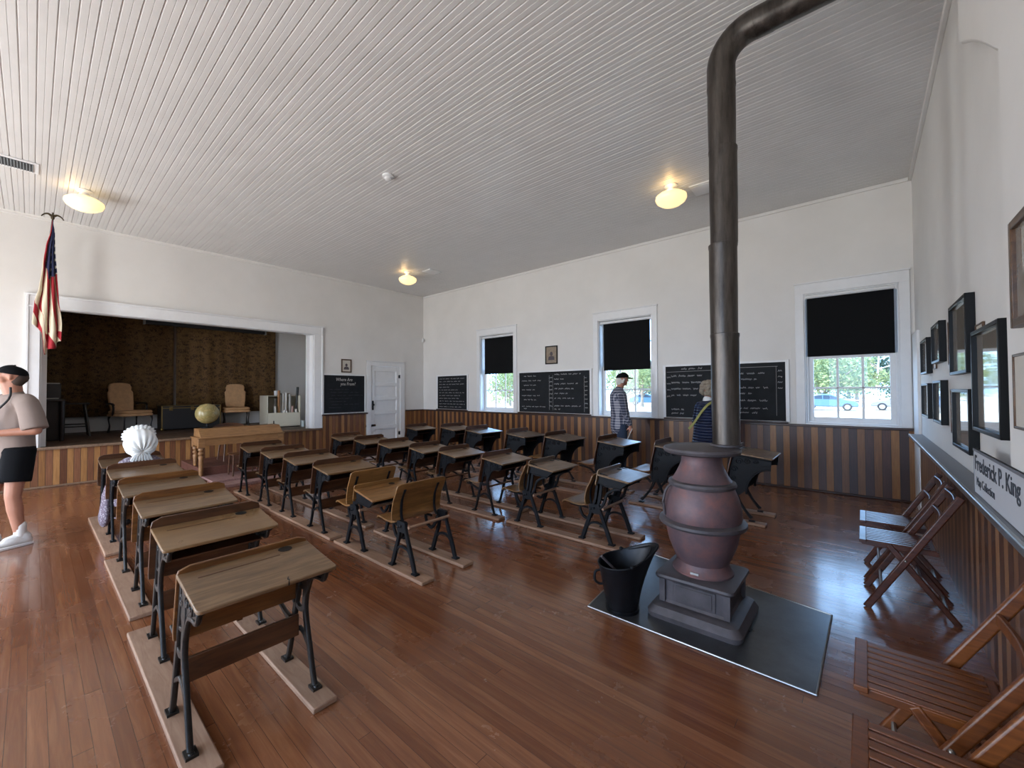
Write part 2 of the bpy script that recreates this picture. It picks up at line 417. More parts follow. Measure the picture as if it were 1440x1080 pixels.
struct('wall_left', holes_wall(MB(), 'x', YL-.2, YL, XL-.3, XR+.3, -.1, HC+.1, [(a, b, LZ[0], LZ[1]) for a, b in LWIN]), 'wall', smooth=0)
struct('wall_picture_side', MB().box(XR, XR+.2, YL-.2, YW+.2, -.1, HC+.1), 'wall', smooth=0)
# chimney breast that corbels out towards the window wall as it rises
cp = [(1.5, 1.0), (2.56, 1.0), (2.57, 2.0), (2.59, 2.89)]
cp += [(2.59+.50*t+.30*t*t, 2.89+.55*t**1.15) for t in [i/10 for i in range(1, 11)]] + [(3.44, 3.6), (3.47, HC), (1.5, HC)]
m = MB().prism(cp, (0, 0, 0), (0, 1, 0), (0, 0, 1), (1, 0, 0), XR-.08, XR+.02); struct('wall_chimney_breast', m, 'wall', smooth=40, bevel=.02)
# crown strips
struct('trim_1', MB().box(XL, XR, YW-.025, YW, HC-.05, HC), 'wall', bevel=.006)
struct('trim_2', MB().box(XL, XL+.025, YL, YW, HC-.05, HC), 'wall', bevel=.006)
struct('trim_3', MB().box(XR-.035, XR, 3.5, YW, HC-.05, HC), 'wall', bevel=.006)
# wainscots
WX = MB(); xs = [XL]+[q for w in WIN for q in (w[0], w[1])]+[XR]
struct('wall_wainscot_window_side', MB().box(XL, XR, YW-.02, YW, 0, .95), 'wain_x', smooth=0)
m = MB().box(XL, XR, YW-.045, YW, .95, .985); struct('trim_4', m, 'cap', bevel=.006)
m = MB().box(XL, XR, YW-.04, YW, 0, .03); struct('baseboard_window_side', m, 'cap', bevel=.008)
struct('wall_wainscot_stage_side', MB().box(XL, XL+.02, 4.58, 5.70, 0, .93).box(XL, XL+.02, 6.93, YW-.02, 0, .95).box(XL, XL+.02, YL, -.07, 0, .93), 'wain_y', smooth=0)
struct('trim_5', MB().box(XL, XL+.085, 4.55, 5.73, .93, .965).box(XL, XL+.045, 6.93, YW-.02, .95, .985).box(XL, XL+.06, YL, -.07, .93, .965), 'cap', bevel=.006)
struct('baseboard_stage_side', MB().box(XL, XL+.04, 4.58, 5.70, 0, .03).box(XL, XL+.04, YL, 4.58, 0, .03), 'nosing', bevel=.008)
struct('wall_stage_front', MB().box(XL-.06, XL+.005, OP[0]-.15, OP[1]+.22, -.05, .60), 'wain_y', smooth=0)
struct('wall_wainscot_picture_side', MB().box(XR-.02, XR, YL, 6.93, 0, .95), 'wain_r', smooth=0)
# display ledge along the picture wall
led = thing('trim_ledge', 'grey ledge with bright metal nosing along the picture wall', 'ledge'); led['kind'] = 'structure'; del led['label']; del led['category']
led.name = 'trim_6'
MB().box(XR-.11, XR, YL, 6.88, .945, .965).build('ledge_top', plain('grey_painted_ledge', '6c6e72', .4), led, bevel=.004)
MB().box(XR-.125, XR-.105, YL, 6.88, .935, .968).build('nosing', 'steel_edge', led, bevel=.005)
struct('trim_7', MB().box(XR-.03, XR, 6.96, 7.54, 0, 2.22), 'trim', bevel=.004)
# stage opening casing with moulded header and jamb linings
m = MB(); o0, o1, zt = OP[0], OP[1], OP[3]
m.box(XL, XL+.03, o0-.14, o0, .62, zt+.17).box(XL, XL+.03, o1, o1+.2, .62, zt+.17).box(XL, XL+.032, o0-.14, o1+.2, zt, zt+.17)
m.box(XL, XL+.06, o0-.17, o1+.23, zt+.17, zt+.2); m.box(XL, XL+.045, o0-.14, o1+.2, zt-.012, zt+.012)
m.box(XL, XL+.045, o0-.15, o0-.12, .96, zt+.17).box(XL, XL+.045, o1+.18, o1+.21, .96, zt+.17)
m.box(XL-.18, XL, o0, o0+.02, .64, zt).box(XL-.18, XL, o1-.02, o1, .64, zt).box(XL-.18, XL, o0, o1, zt-.02, zt)
m.box(XL-.20, XL-.17, o1-.10, o1, .64, zt).box(XL-.20, XL-.17, o0, o0+.08, .64, zt)
struct('trim_8', m, 'trim', bevel=.004)
# stage room
SX = -13.25
struct('floor_stage', MB().box(SX, XL-.0, -1.5, 6.0, .58, .64), 'stagefloor', smooth=0)
struct('trim_10', MB().box(XL-.02, XL+.055, OP[0]-.14, OP[1]+.2, .60, .645), 'nosing', bevel=.012)
struct('wall_stage_back', MB().box(SX-.1, SX, -1.6, 6.1, .5, 3.7).box(SX, SX+.012, -1.5, 6, 2.33, 2.345), 'wall', smooth=0)
struct('wall_stage_left', MB().box(SX, XL-.18, -1.6, -1.5, .5, 3.7), 'wall', smooth=0)
struct('wall_stage_right', MB().box(SX, XL-.18, 6.0, 6.1, .5, 3.7), 'wall', smooth=0)
struct('ceiling_stage', MB().box(SX-.1, XL-.17, -1.6, 6.1, 3.6, 3.7), 'wall', smooth=0)
# ---- door in the stage wall
d = bpy.data.objects.new('door_1', None); COL.objects.link(d); d['kind'] = 'structure'; d.location = (XL, 6.305, 0)
W2 = .445; m = MB()
m.box(-.06, -.030, -W2, W2, 0, 2.195)
rails = [0, .22, .60, .98, 1.36, 1.74, 2.08]
zs = [(.16, .50), (.60, .90), (1.0, 1.28), (1.38, 1.66), (1.76, 2.06)]
m.box(-.032, .0, -W2, -W2+.11, 0, 2.195).box(-.032, 0, W2-.11, W2, 0, 2.195)
zz = [0]+[q for p in zs for q in p]+[2.195]
for i in range(0, len(zz), 2): m.box(-.032, 0, -W2+.11, W2-.11, zz[i], zz[i+1])
m.build('door_panel', 'trim', d, bevel=.005)
m = MB().box(0, .025, -W2-.13, -W2-.005, 0, 2.31).box(0, .025, W2+.005, W2+.15, 0, 2.31).box(0, .026, -W2-.13, W2+.15, 2.2, 2.31).box(0, .045, -W2-.14, W2+.16, 2.31, 2.34)
m.build('door_casing', 'trim', d, bevel=.004)
m = MB().box(0, .01, -W2+.03, -W2+.075, 1.02, 1.27); m.ball((.045, -W2+.052, 1.16), .026); m.limb((0, -W2+.052, 1.16), (.04, -W2+.052, 1.16), .009, .009)
m.build('door_handle', 'iron', d)
for z in (.35, 1.93): MB().box(.0, .012, W2-.045, W2+.02, z-.045, z+.045).lathe([(.009, -.05), (.009, .05)], 8, (.012, W2, z)).build('hinge', 'iron', d)
# ---- windows
def window(i, x0, x1, zshade, bottom=0):
    w = bpy.data.objects.new('window_%d' % i, None); COL.objects.link(w); w['kind'] = 'structure'; w.location = ((x0+x1)/2, YW, 0)
    h = (x1-x0)/2; z0, z1 = WZ; ct = .11
    m = MB().box(-h-ct, -h, -.022, 0, z0, z1+.02).box(h, h+ct, -.022, 0, z0, z1+.02).box(-h-ct, h+ct, -.024, 0, z1, z1+.15).box(-h-ct-.01, h+ct+.01, -.04, 0, z1+.15, z1+.172)
    m.build('casing', 'trim', w, bevel=.004)
    m = MB().box(-h, -h+.015, -.003, WT, z0+.021, z1-.016).box(h-.015, h, -.003, WT, z0+.021, z1-.016).box(-h, h, -.003, WT, z1-.015, z1)
    m.box(-h+.001, h-.001, -.03, WT, z0-.012, z0+.02)
    m.build('jamb_lining', 'trim', w, bevel=.003)
    ys = .145 if i < 3 else .075
    for nm, za, zb, yo in (('lower_sash', z0+.02, 2.01, ys), ('upper_sash', 1.97, z1-.015, ys+.045)):
        st = .085 if i == 3 else .07; hh = h-.015
        m = MB().box(-hh, -hh+st, yo, yo+.04, za, zb).box(hh-st, hh, yo, yo+.04, za, zb).box(-hh+st, hh-st, yo, yo+.04, za, za+.09).box(-hh+st, hh-st, yo, yo+.04, zb-.05, zb)
        iw = (hh-st)
        for k in (1, 2): x = -iw+2*iw*k/3; m.box(x-.015, x+.015, yo+.008, yo+.032, za, zb)
        zc = (za+.09+zb-.05)/2; m.box(-iw, iw, yo+.008, yo+.032, zc-.013, zc+.013)
        sa = m.build(nm, 'trim', w, bevel=.004)
        MB().box(-iw, iw, yo+.018, yo+.021, za+.09, zb-.05).build('pane', 'glass', sa, smooth=0)
    if i == 3: MB().box(-h+.015, -h+.04, .03, .074, z0+.021, 2.0).box(h-.04, h-.015, .03, .074, z0+.021, 2.0).box(-h+.04, h-.04, .03, .074, z0+.021, z0+.05).build('stop', 'trim', w, bevel=.004)
    # roller shade: its own thing inside the window
    t = thing('roller_shade', ['', 'black roller shade half drawn in the window nearest the stage corner', 'black roller shade half drawn behind the man in the checked shirt', 'black roller shade half drawn in the window beside the picture wall'][i], 'shade', ((x0+x1)/2, YW+ys-.035, zshade))
    lft = -h+.065 if i < 3 else -h+.035; rgt = h-.075 if i < 3 else h-.045
    MB().box(lft, rgt, 0, .004, 0, z1-.055-zshade).box(lft, rgt, -.005, .009, -.012, .012).build('shade_cloth', 'shade', t, smooth=0)
    MB().lathe([(.001, -h+.02), (.028, -h+.02), (.028, h-.02), (.001, h-.02)], 16, (0, -.032, z1-.045-zshade), 'X').box(-h+.015, -h+.03, -.06, .01, z1-.08-zshade, z1-.015-zshade).box(h-.03, h-.015, -.06, .01, z1-.08-zshade, z1-.015-zshade).build('roller', 'trim', t)
window(1, *WIN[0], 1.96); window(2, *WIN[1], 1.93); window(3, *WIN[2], 2.01)
# unseen window frames on the left wall
for k, (a, b) in enumerate(LWIN):
    m = MB().box(a-.1, a, YL, YL+.02, LZ[0]-.1, LZ[1]+.1).box(b, b+.1, YL, YL+.02, LZ[0]-.1, LZ[1]+.1).box(a-.1, b+.1, YL, YL+.02, LZ[1], LZ[1]+.12).box(a-.1, b+.1, YL, YL+.03, LZ[0]-.1, LZ[0])
    struct('window_%d' % (k+4), m, 'trim', bevel=.004)

# ================================================================== ceiling fittings
def mk_globe():
    s = NT('opal_glass_lit', .25, 0, 'fff0c8'); e = s.b.inputs
    e['Emission Color'].default_value = (1, .72, .34, 1); e['Emission Strength'].default_value = .95; return s.m
MT['opal'] = mk_globe()
lamps = [(-8.20, .45, 'lit schoolhouse globe lamp on the ceiling above the flag'), (-8.15, 5.75, 'small-looking lit globe lamp on the ceiling near the far corner'), (-1.98, 5.70, 'lit schoolhouse globe lamp on the ceiling just left of the stovepipe')]
L0 = None
for x, y, lb in lamps:
    t = thing('schoolhouse_lamp', lb, 'lamp', (x, y, HC), 0, 'ceiling globe lamps')
    MB().lathe([(.001, 0), (.085, 0), (.088, -.012), (.07, -.03), (.045, -.038), (.04, -.06), (.06, -.066), (.06, -.085), (.001, -.085)], 24).build('canopy', 'trim', t)
    MB().lathe([(.05, -.075), (.075, -.088), (.15, -.115), (.2, -.15), (.205, -.185), (.185, -.225), (.13, -.265), (.06, -.29), (.001, -.296)], 36, caps=False).build('glass_globe', 'opal', t, smooth=50)
    l = bpy.data.lights.new('lamp_glow', 'POINT'); l.energy = 1.1; l.color = (1, .62, .26); l.shadow_soft_size = .06
    o = bpy.data.objects.new('lamp_glow', l); COL.objects.link(o); o.parent = t; o.location = (.02, -.12, -.095)
t = thing('air_vent', 'grey slotted air grille in the ceiling at the left edge', 'vent', (-7.84, -.33, HC))
MB().box(-.18, .18, -.36, .36, -.012, 0).build('vent_frame', 'trim', t, bevel=.003)
MB().box(-.13, .13, -.31, .31, -.014, -.011).build('backing', plain('vent_dark', '3c4146', .6), t)
m = MB()
for k in range(26): y = -.31+.62*k/25; m.box(-.13, .13, y-.004, y+.004, -.022, -.012)
m.build('slats', plain('vent_slats', '8a9094', .4, .4), t, smooth=0)
for x, y, lb in ((-1.66, 6.05, 'flat white square ceiling panel right of the lamp by the stovepipe'), (-7.66, 6.08, 'flat white square ceiling panel beside the lamp in the far corner')):
    tag(MB().box(x-.14, x+.14, y-.17, y+.17, HC-.02, HC).box(x-.11, x+.11, y-.14, y+.14, HC-.026, HC-.02).build('ceiling_panel', 'trim', bevel=.003), lb, 'vent', 'flat ceiling panels')
t = thing('smoke_detector', 'round white smoke detector alone in the middle of the ceiling', 'detector', (-4.68, 3.0, HC))
MB().lathe([(.001, 0), (.075, 0), (.075, -.02), (.055, -.03), (.001, -.03)], 24).build('base', 'trim', t)
MB().lathe([(.001, -.03), (.048, -.03), (.045, -.05), (.02, -.062), (.001, -.062)], 20).build('cap', 'trim', t)
tag(MB().ball((XL+.06, YW-.06, 3.02), .05, 10, (.8, .8, 1.3)).build('motion_sensor', 'trim'), 'small white sensor in the far room corner above the door', 'sensor')

# ================================================================== stovepipe, stove, hearth plate, scuttle
PX, PY, PR = -.712, 3.05, .086
t = thing('stovepipe', 'tall dark metal stovepipe rising from the stove and bending right', 'pipe', (PX, PY, 1.07))
secs = [(1.127, 1.88), (1.88, 2.49), (2.49, 3.14), (3.14, 3.58)]
for k, (a, b) in enumerate(secs):
    dx = [.0, -.004, .004, 0][k]
    MB().lathe([(PR-.002, a-1.07), (PR+.001, (a+b)/2-1.07), (PR+.001, b-1.10), (PR+.004, b-1.085), (PR+.004, b-1.07), (PR-.004, b-1.066)], 36, (dx, 0, 0), caps=False).build('pipe_section', 'pipe', t)
m = MB(); pts = []; rs = []
ctr = (PR*2.25)
for i in range(61):
    a = PI/2*i/60; pts.append((ctr-ctr*math.cos(a), 0, 2.63+ctr*math.sin(a)))
pts = [(0, 0, 2.50)]+pts+[(ctr+.05, 0, 2.63+ctr)]
m.tube(pts, lambda q: PR+.002+.0035*math.sin(q*62*PI), 28, up=(0, 1, 0), caps=False); m.build('elbow', 'pipe', t)
hz = 2.63+ctr
MB().lathe([(PR-.003, .20), (PR+.003, .21), (PR+.003, .30), (PR, .31), (PR, .75), (PR+.003, .76), (PR+.003, .78), (PR, .79), (PR, 1.148)], 36, (0, 0, hz), 'X', caps=False).build('horizontal_section', 'pipe', t)
MB().lathe([(PR, 1.135), (PR+.05, 1.138), (PR+.05, 1.148), (PR, 1.149)], 30, (0, 0, hz), 'X', caps=False).build('wall_collar', 'stove_grey', t)

SXc, SYc = -.85, 2.97
pz = .008
pl = thing('hearth_plate', 'dark sheet metal hearth plate under the stove and scuttle', 'hearth plate', (0, 0, 0))
pp = [(-1.478, 2.525), (-.20, 2.51), (-.185, 3.46), (-1.59, 3.72)]
MB().prism(pp, (0, 0, 0), (1, 0, 0), (0, 1, 0), (0, 0, 1), .0, pz).build('sheet', 'plate', pl, smooth=0)
m = MB()
for i in range(4): a, b = pp[i], pp[(i+1) % 4]; m.tube([(a[0], a[1], pz), (b[0], b[1], pz)], .005, 8)
m.build('edge_bead', 'steel_edge', pl)
t = thing('potbelly_stove', 'large rusty pot-bellied stove on the metal hearth plate', 'stove', (SXc, SYc, pz), math.radians(0))
def rsq(h, r, k=5): return rect_round(-h, h, -h, h, [r]*4, k)
def stack(lv, mb):
    """stack of rounded squares (half,rad,z)"""
    rings = [[(x, y, z) for x, y in rsq(h, r)] for h, r, z in lv]; n = len(rings[0]); vs_ = [p for q in rings for p in q]
    fs = [(i*n+k, i*n+(k+1) % n, (i+1)*n+(k+1) % n, (i+1)*n+k) for i in range(len(lv)-1) for k in range(n)]
    fs += [tuple(range(n-1, -1, -1)), tuple((len(lv)-1)*n+k for k in range(n))]; mb.add(vs_, fs); return mb
m = stack([(.285, .06, 0), (.288, .06, .03), (.275, .055, .05), (.262, .05, .07), (.24, .04, .08), (.22, .035, .085)], MB())
m.build('base_plinth', 'stove_grey', t)
m = stack([(.205, .02, .085), (.195, .02, .10), (.195, .02, .235), (.205, .03, .24), (.235, .035, .245), (.242, .04, .258), (.238, .04, .272), (.20, .06, .284)], MB())
for sx in (-1, 1):
    for sy in (-1, 1): m.box(sx*.197-.018, sx*.197+.018, sy*.197-.018, sy*.197+.018, .09, .238)
m.build('ash_box', 'stove_grey', t)
d_ = MB().box(-.13, .13, -.203, -.196, .105, .225).box(-.11, .11, -.207, -.2, .118, .212).build('ash_door', 'stove_grey', t, bevel=.003)
MB().box(-.203, -.196, -.13, .13, .105, .225).build('side_panel', 'stove_grey', t, bevel=.003)
MB().ball((-.20, -.16, .215), .013).limb((-.205, -.19, .13), (-.205, -.19, .22), .008, .008).build('latch', 'iron', t)
m = MB().lathe([(.19, .28), (.19, .295), (.175, .31), (.165, .335), (.158, .35)], 48); m.build('foot_collar', 'stove', t)
m = MB().lathe([(.157, .345), (.165, .36), (.187, .41), (.21, .47), (.226, .54), (.232, .60)], 48); m.build('lower_belly', 'stove', t)
MB().lathe([(.23, .588), (.266, .592), (.274, .605), (.272, .62), (.245, .632), (.235, .634)], 56).build('belly_ring', 'stove_grey', t)
m = MB().lathe([(.236, .625), (.243, .65), (.241, .70), (.228, .765), (.210, .815), (.196, .85)], 48); m.build('upper_belly', 'stove', t)
MB().lathe([(.195, .845), (.21, .85), (.214, .865), (.208, .88), (.188, .888)], 48).build('shoulder_ring', 'stove_grey', t)
MB().lathe([(.19, .885), (.178, .90), (.158, .935), (.142, .97), (.130, 1.0), (.126, 1.04), (.136, 1.065)], 48).build('neck', 'stove', t)
MB().lathe([(.12, 1.055), (.17, 1.058), (.215, 1.066), (.238, 1.076), (.243, 1.09), (.238, 1.104), (.205, 1.114), (.001, 1.118)], 56).build('top_plate', 'stove_grey', t)
MB().lathe([(.092, 1.115), (.098, 1.118), (.098, 1.13), (.089, 1.133)], 36, (PX-SXc, PY-SYc, 0), caps=False).build('flue_collar', 'stove_grey', t)
m = MB().tube(smooth([(-.155, -.13, .86), (-.185, -.155, .82), (-.20, -.165, .74), (-.195, -.155, .65)]), .009, 8); m.build('hinge_rod', 'stove_grey', t)
m = MB().limb((.14, .16, 1.115), (.17, .18, 1.135), .012, .016).ball((.185, .185, 1.14), .02); m.build('damper_knob', 'steel_edge', t)
MB().box(-.025, .025, -.182, -.172, .29, .315).build('maker_plate', 'steel_edge', t)

t = thing('coal_scuttle', 'black coal scuttle on the hearth plate left of the stove', 'bucket', (-1.285, 2.655, pz), math.radians(38))
n = 40; m = MB(); vs_ = []; lev = 12
def scut(j, a, off=0):
    q = j/(lev-1); r = .105+.055*q+off
    x, y = r*math.cos(a), r*math.sin(a)
    top = .33 + .105*max(0, math.cos(a))**1.5 - .025*max(0, -math.cos(a))
    z = .02+q*(top-.02)
    x += max(0, math.cos(a))**2*.085*q*q
    return (x, y*(1-.06*q*max(0, math.cos(a))), z)
for off in (0, -.005):
    for j in range(lev):
        for k in range(n): vs_.append(scut(j, 2*PI*k/n, off))
fs = []
o = lev*n
for j in range(lev-1):
    for k in range(n):
        a, b, c_, d_ = j*n+k, j*n+(k+1) % n, (j+1)*n+(k+1) % n, (j+1)*n+k; fs += [(a, b, c_, d_), (o+a, o+d_, o+c_, o+b)]
for k in range(n): a = (lev-1)*n+k; b = (lev-1)*n+(k+1) % n; fs.append((a, b, o+b, o+a))
fs += [tuple(range(n-1, -1, -1)), tuple(o+k for k in range(n))]
m.add(vs_, fs); m.lathe([(.105, 0), (.112, .0), (.112, .022), (.105, .024)], 40, caps=True)
m.build('bucket_body', plain('black_japanned_steel', '15171c', .38, .5, nz=.3, sc=12), t)
rim = [scut(lev-1, 2*PI*k/n) for k in range(n)]
MB().tube(rim, .006, 8, closed=True).build('rolled_rim', 'iron', t)
MB().tube(smooth([(-.135, 0, .26), (-.18, 0, .25), (-.185, 0, .19), (-.15, 0, .165), (-.125, 0, .17)]), .009, 8, up=(0, 1, 0)).build('back_handle', 'iron', t)
for s_ in (-1, 1): MB().ball((.03, s_*.163, .345), .014).build('bail_ear', 'iron', t)
MB().tube(smooth([(.03, .165, .35), (.09, .13, .355), (.17, .06, .40), (.20, 0, .425), (.17, -.06, .40), (.09, -.13, .355), (.03, -.165, .35)]), .004, 8).build('bail_handle', 'iron', t)
t = thing('coal_shovel', 'iron shovel leaning inside the coal scuttle', 'shovel', (-1.285, 2.655, pz), math.radians(38))
MB().tube([(-.16, -.12, .40), (.0, -.02, .22), (.02, -.01, .16)], .008, 8).build('shovel_handle', 'stove_grey', t)
MB().box(-.0, .05, -.04, .03, .09, .17).build('shovel_blade', 'stove_grey', t, bevel=.004)
# ================================================================== school desks
RZ = .028   # runner board thickness
def spiral(mb, c, r0, r1, turns, a0, y, w, th, sgn=1):
    pts = []
    n = int(14*turns)
    for i in range(n+1):
        q = i/n; a = a0+sgn*turns*2*PI*q; r = r0+(r1-r0)*q; pts.append((c[0]+r*math.cos(a), y, c[1]+r*math.sin(a)))
    mb.bar(pts, w, th, sm=0)
def desktop_slab(par, H, x0, x1, rise, w, mat, lip=.05, hole=True, th=.018):
    hw = w/2
    u = Vector((x1-x0, 0, -rise)).normalized(); L = math.hypot(x1-x0, rise); nn = Vector((rise, 0, x1-x0)).normalized()
    top = MB().prism(rect_round(0, L, -hw, hw, [0, .02, .02, 0]), (x0, 0, H+rise), u, (0, 1, 0), nn, -th, 0).build('desktop', mat, par, bevel=.004)
    if hole:
        o = Vector((x0, 0, H+rise))+u*.045+Vector((0, hw-.12, 0))
        g = MB(); g.prism([(.026*math.cos(a*PI/8), .032*math.sin(a*PI/8)) for a in range(16)], o, u, (0, 1, 0), nn, .0005, .002); g.build('inkwell_hole', 'hole', top)
        g = MB(); g.prism(rect_round(.085, .093, -hw+.06, hw-.16, [0]*4), Vector((x0, 0, H+rise))-u*.0, u, (0, 1, 0), nn, .0003, .001); g.build('pencil_groove', 'back_brown', top)
    return top
def round_hw(hw, r, frac, bottom=None):
    def f(t):
        if t < frac: q = 1-t/frac; return hw-r*(1-math.sqrt(max(0, 1-q*q)))
        if bottom and t > 1-bottom: q = (t-(1-bottom))/bottom; return hw-r*(1-math.sqrt(max(0, 1-q*q)))
        return hw
    return f
def desk_adult(H=.655, w=.56, topmat='top_grey', backmat='back_brown', lip=.055, ironmat='iron', xs=.35, low_board=True, seat=True, big=False, fyy=.225, shelf=True):
    """desk whose front carries the seat of the row ahead; origin midway between the feet, z=0 on the runner"""
    t = thing('school_desk', '', 'desk'); t['group'] = 'school desks with attached seats'
    x0 = .005; rise = .045; T = H+rise; fy = fyy if not big else .245
    desktop_slab(t, H, x0, x0+xs, rise, w, topmat)
    # seat back board, continues above the desktop as a lip
    bz = H-.27 if not big else H-.30
    path = smooth([(x0+.012, T+lip), (x0-.004, T-.06), (x0-.03, T-.17), (x0-.052, bz+.05), (x0-.05, bz)], 4)
    MB().panel([(p.x, p.z) for p in path], round_hw(w/2, .05, .12, .08), .014).build('seat_back', backmat, t, bevel=.003)
    # book box
    m = MB(); bx1 = x0+xs*.62
    m.box(x0, bx1, -fy+.012, fy-.012, T-.155, T-.145).box(bx1-.012 if 0 else x0, x0+.01, -fy+.012, fy-.012, T-.15, T-.03)
    if shelf: m.build('book_shelf', backmat, t, bevel=.002)
    for s in (-1, 1):
        y = s*fy; m = MB()
        if not big:
            # rear and front legs joining a pedestal
            wf = lambda q: .028+.030*q*q
            m.bar([(-.165, y, .012), (-.145, y, .05), (-.115, y, .14), (-.085, y, .24), (-.06, y, .33), (-.03, y, .43), (0, y, T-.13), (.02, y, T-.035)], wf, .022)
            m.bar([(.165, y, .012), (.15, y, .05), (.11, y, .17), (.07, y, .29), (.055, y, .37), (.07, y, .46), (.09, y, T-.15), (.085, y, T-.05)], wf, .022)
            m.bar([(-.10, y, .18), (-.02, y, .225), (.0, y, .23), (.04, y, .225), (.10, y, .18)], .022, .018)
            m.bar([(-.05, y, .35), (.0, y, .335), (.055, y, .36)], .03, .018); m.bar([(-.02, y, .45), (.07, y, .46)], .022, .018, sm=0)
            # bracket under the top with scrolls
            m.prism([(.01, T-.03), (x0+xs-.05, H-.02), (.255, H-.07), (.17, T-.13), (.105, T-.20), (.03, T-.22), (-.0, T-.15)], (0, 0, 0), (1, 0, 0), (0, 0, 1), (0, 1, 0), y-.006, y+.006)
            m.bar([(.01, y, T-.028), (.15, y, T-.045), (x0+xs-.03, y, H-.022)], .022, .022)
            m.bar([(.075, y, .43), (.13, y, T-.16), (.20, y, T-.135), (.26, y, H-.085), (.285, y, H-.045), (.262, y, H-.03), (.25, y, H-.052)], .02, .02)
            spiral(m, (.20, T-.085), .032, .008, 1.2, -PI/2, y, .012, .026)
            spiral(m, (.135, T-.085), .026, .006, 1.2, PI/2, y, .012, .026)
            spiral(m, (.045, T-.10), .028, .006, 1.3, 0, y, .012, .026, -1)
            m.bar([(.11, y, T-.15), (.17, y, T-.11), (.24, y, T-.09)], .014, .014)
        else:
            # heavy openwork side with a quarter arch
            ya, yb = y-.009, y+.009
            cx, cz, R = x0+xs-.03, .30, .24
            arch = [(cx-R*math.cos(a*PI/2/10)*1.0, cz+R*math.sin(a*PI/2/10)*(H-.13-cz)/R) for a in range(11)]
            poly = [(-.055, .29), (.075, .28)]+arch[1:]+[(x0+xs-.02, H-.025), (.0, T-.025), (-.035, T-.20)]
            m.prism(poly, (0, 0, 0), (1, 0, 0), (0, 0, 1), (0, 1, 0), ya, yb)
            m.bar([(a, y, b) for a, b in arch], .02, .028, sm=0)
            m.bar([(-.045, y, .33), (-.04, y, T-.2), (0, y, T-.04)], .03, .03)
            m.bar([(0, y, T-.035), (x0+xs-.02, y, H-.03)], .024, .03, sm=0)
            for c_, r_, a_ in (((.07, T-.11), .04, 0), ((.16, T-.10), .036, PI/2), ((.24, T-.095), .028, PI), ((.02, T-.2), .035, 0), ((.01, T-.3), .03, PI)): spiral(m, c_, r_, .006, 1.5, a_, y, .011, .038)
            wf = lambda q: .045-.018*math.sin(PI*q)
            m.bar([(-.19, y, .036), (-.16, y, .065), (-.10, y, .14), (-.04, y, .23), (-.01, y, .33)], wf, .024)
            m.bar([(.19, y, .036), (.165, y, .065), (.11, y, .14), (.06, y, .23), (.02, y, .33)], wf, .024)
            m.bar([(x0+xs-.11, y, H-.10), (x0+xs-.03, y, H-.085)], .012, .02, sm=0)
        for sx, fx in ((-1, -.172), (1, .172)):
            if big: fx *= 1.12
            m.box(fx-.03, fx+.03, y-.022, y+.022, 0, .012); m.lathe([(.012, .012), (.010, .017), (.001, .019)], 10, (fx+sx*.012, y, 0))
        # arm that carries the seat
        sz = bz-.02
        m.bar([(-.07, y*.9, .27), (-.13, y*.9, sz-.075), (-.22, y*.9, sz-.045), (-.33, y*.9, sz-.03)], lambda q: .034-.018*q, .018)
        m.bar([(-.055, y*.95, sz-.0), (-.06, y*.95, sz+.06), (-.03, y*.95, sz+.16)], .018, .012)
        m.build('cast_iron_side', ironmat, t, smooth=45)
    if seat:
        sz = bz-.015
        path = smooth([(-.075, sz+.012), (-.14, sz-.002), (-.22, sz-.002), (-.30, sz+.008), (-.345, sz), (-.358, sz-.022)], 4)
        MB().panel([(p.x, p.z) for p in path], round_hw(w/2-.06, .02, .06, .12), .015).build('seat', 'top_honey' if backmat != 'back_brown' or big else 'top_grey', t, bevel=.003)
        MB().box(-.30, -.10, -.012, .012, sz-.02, sz-.006).build('seat_batten', backmat, t)
    if low_board: MB().box(-.012, .006, -fy+.01, fy-.01, .20, .31).build('lower_board', 'back_brown', t, bevel=.004)
    else: MB().tube([(.06, -fy, .32), (.06, fy, .32)], .011, 10, up=(1, 0, 0)).build('stretcher_rod', backmat, t)
    return t
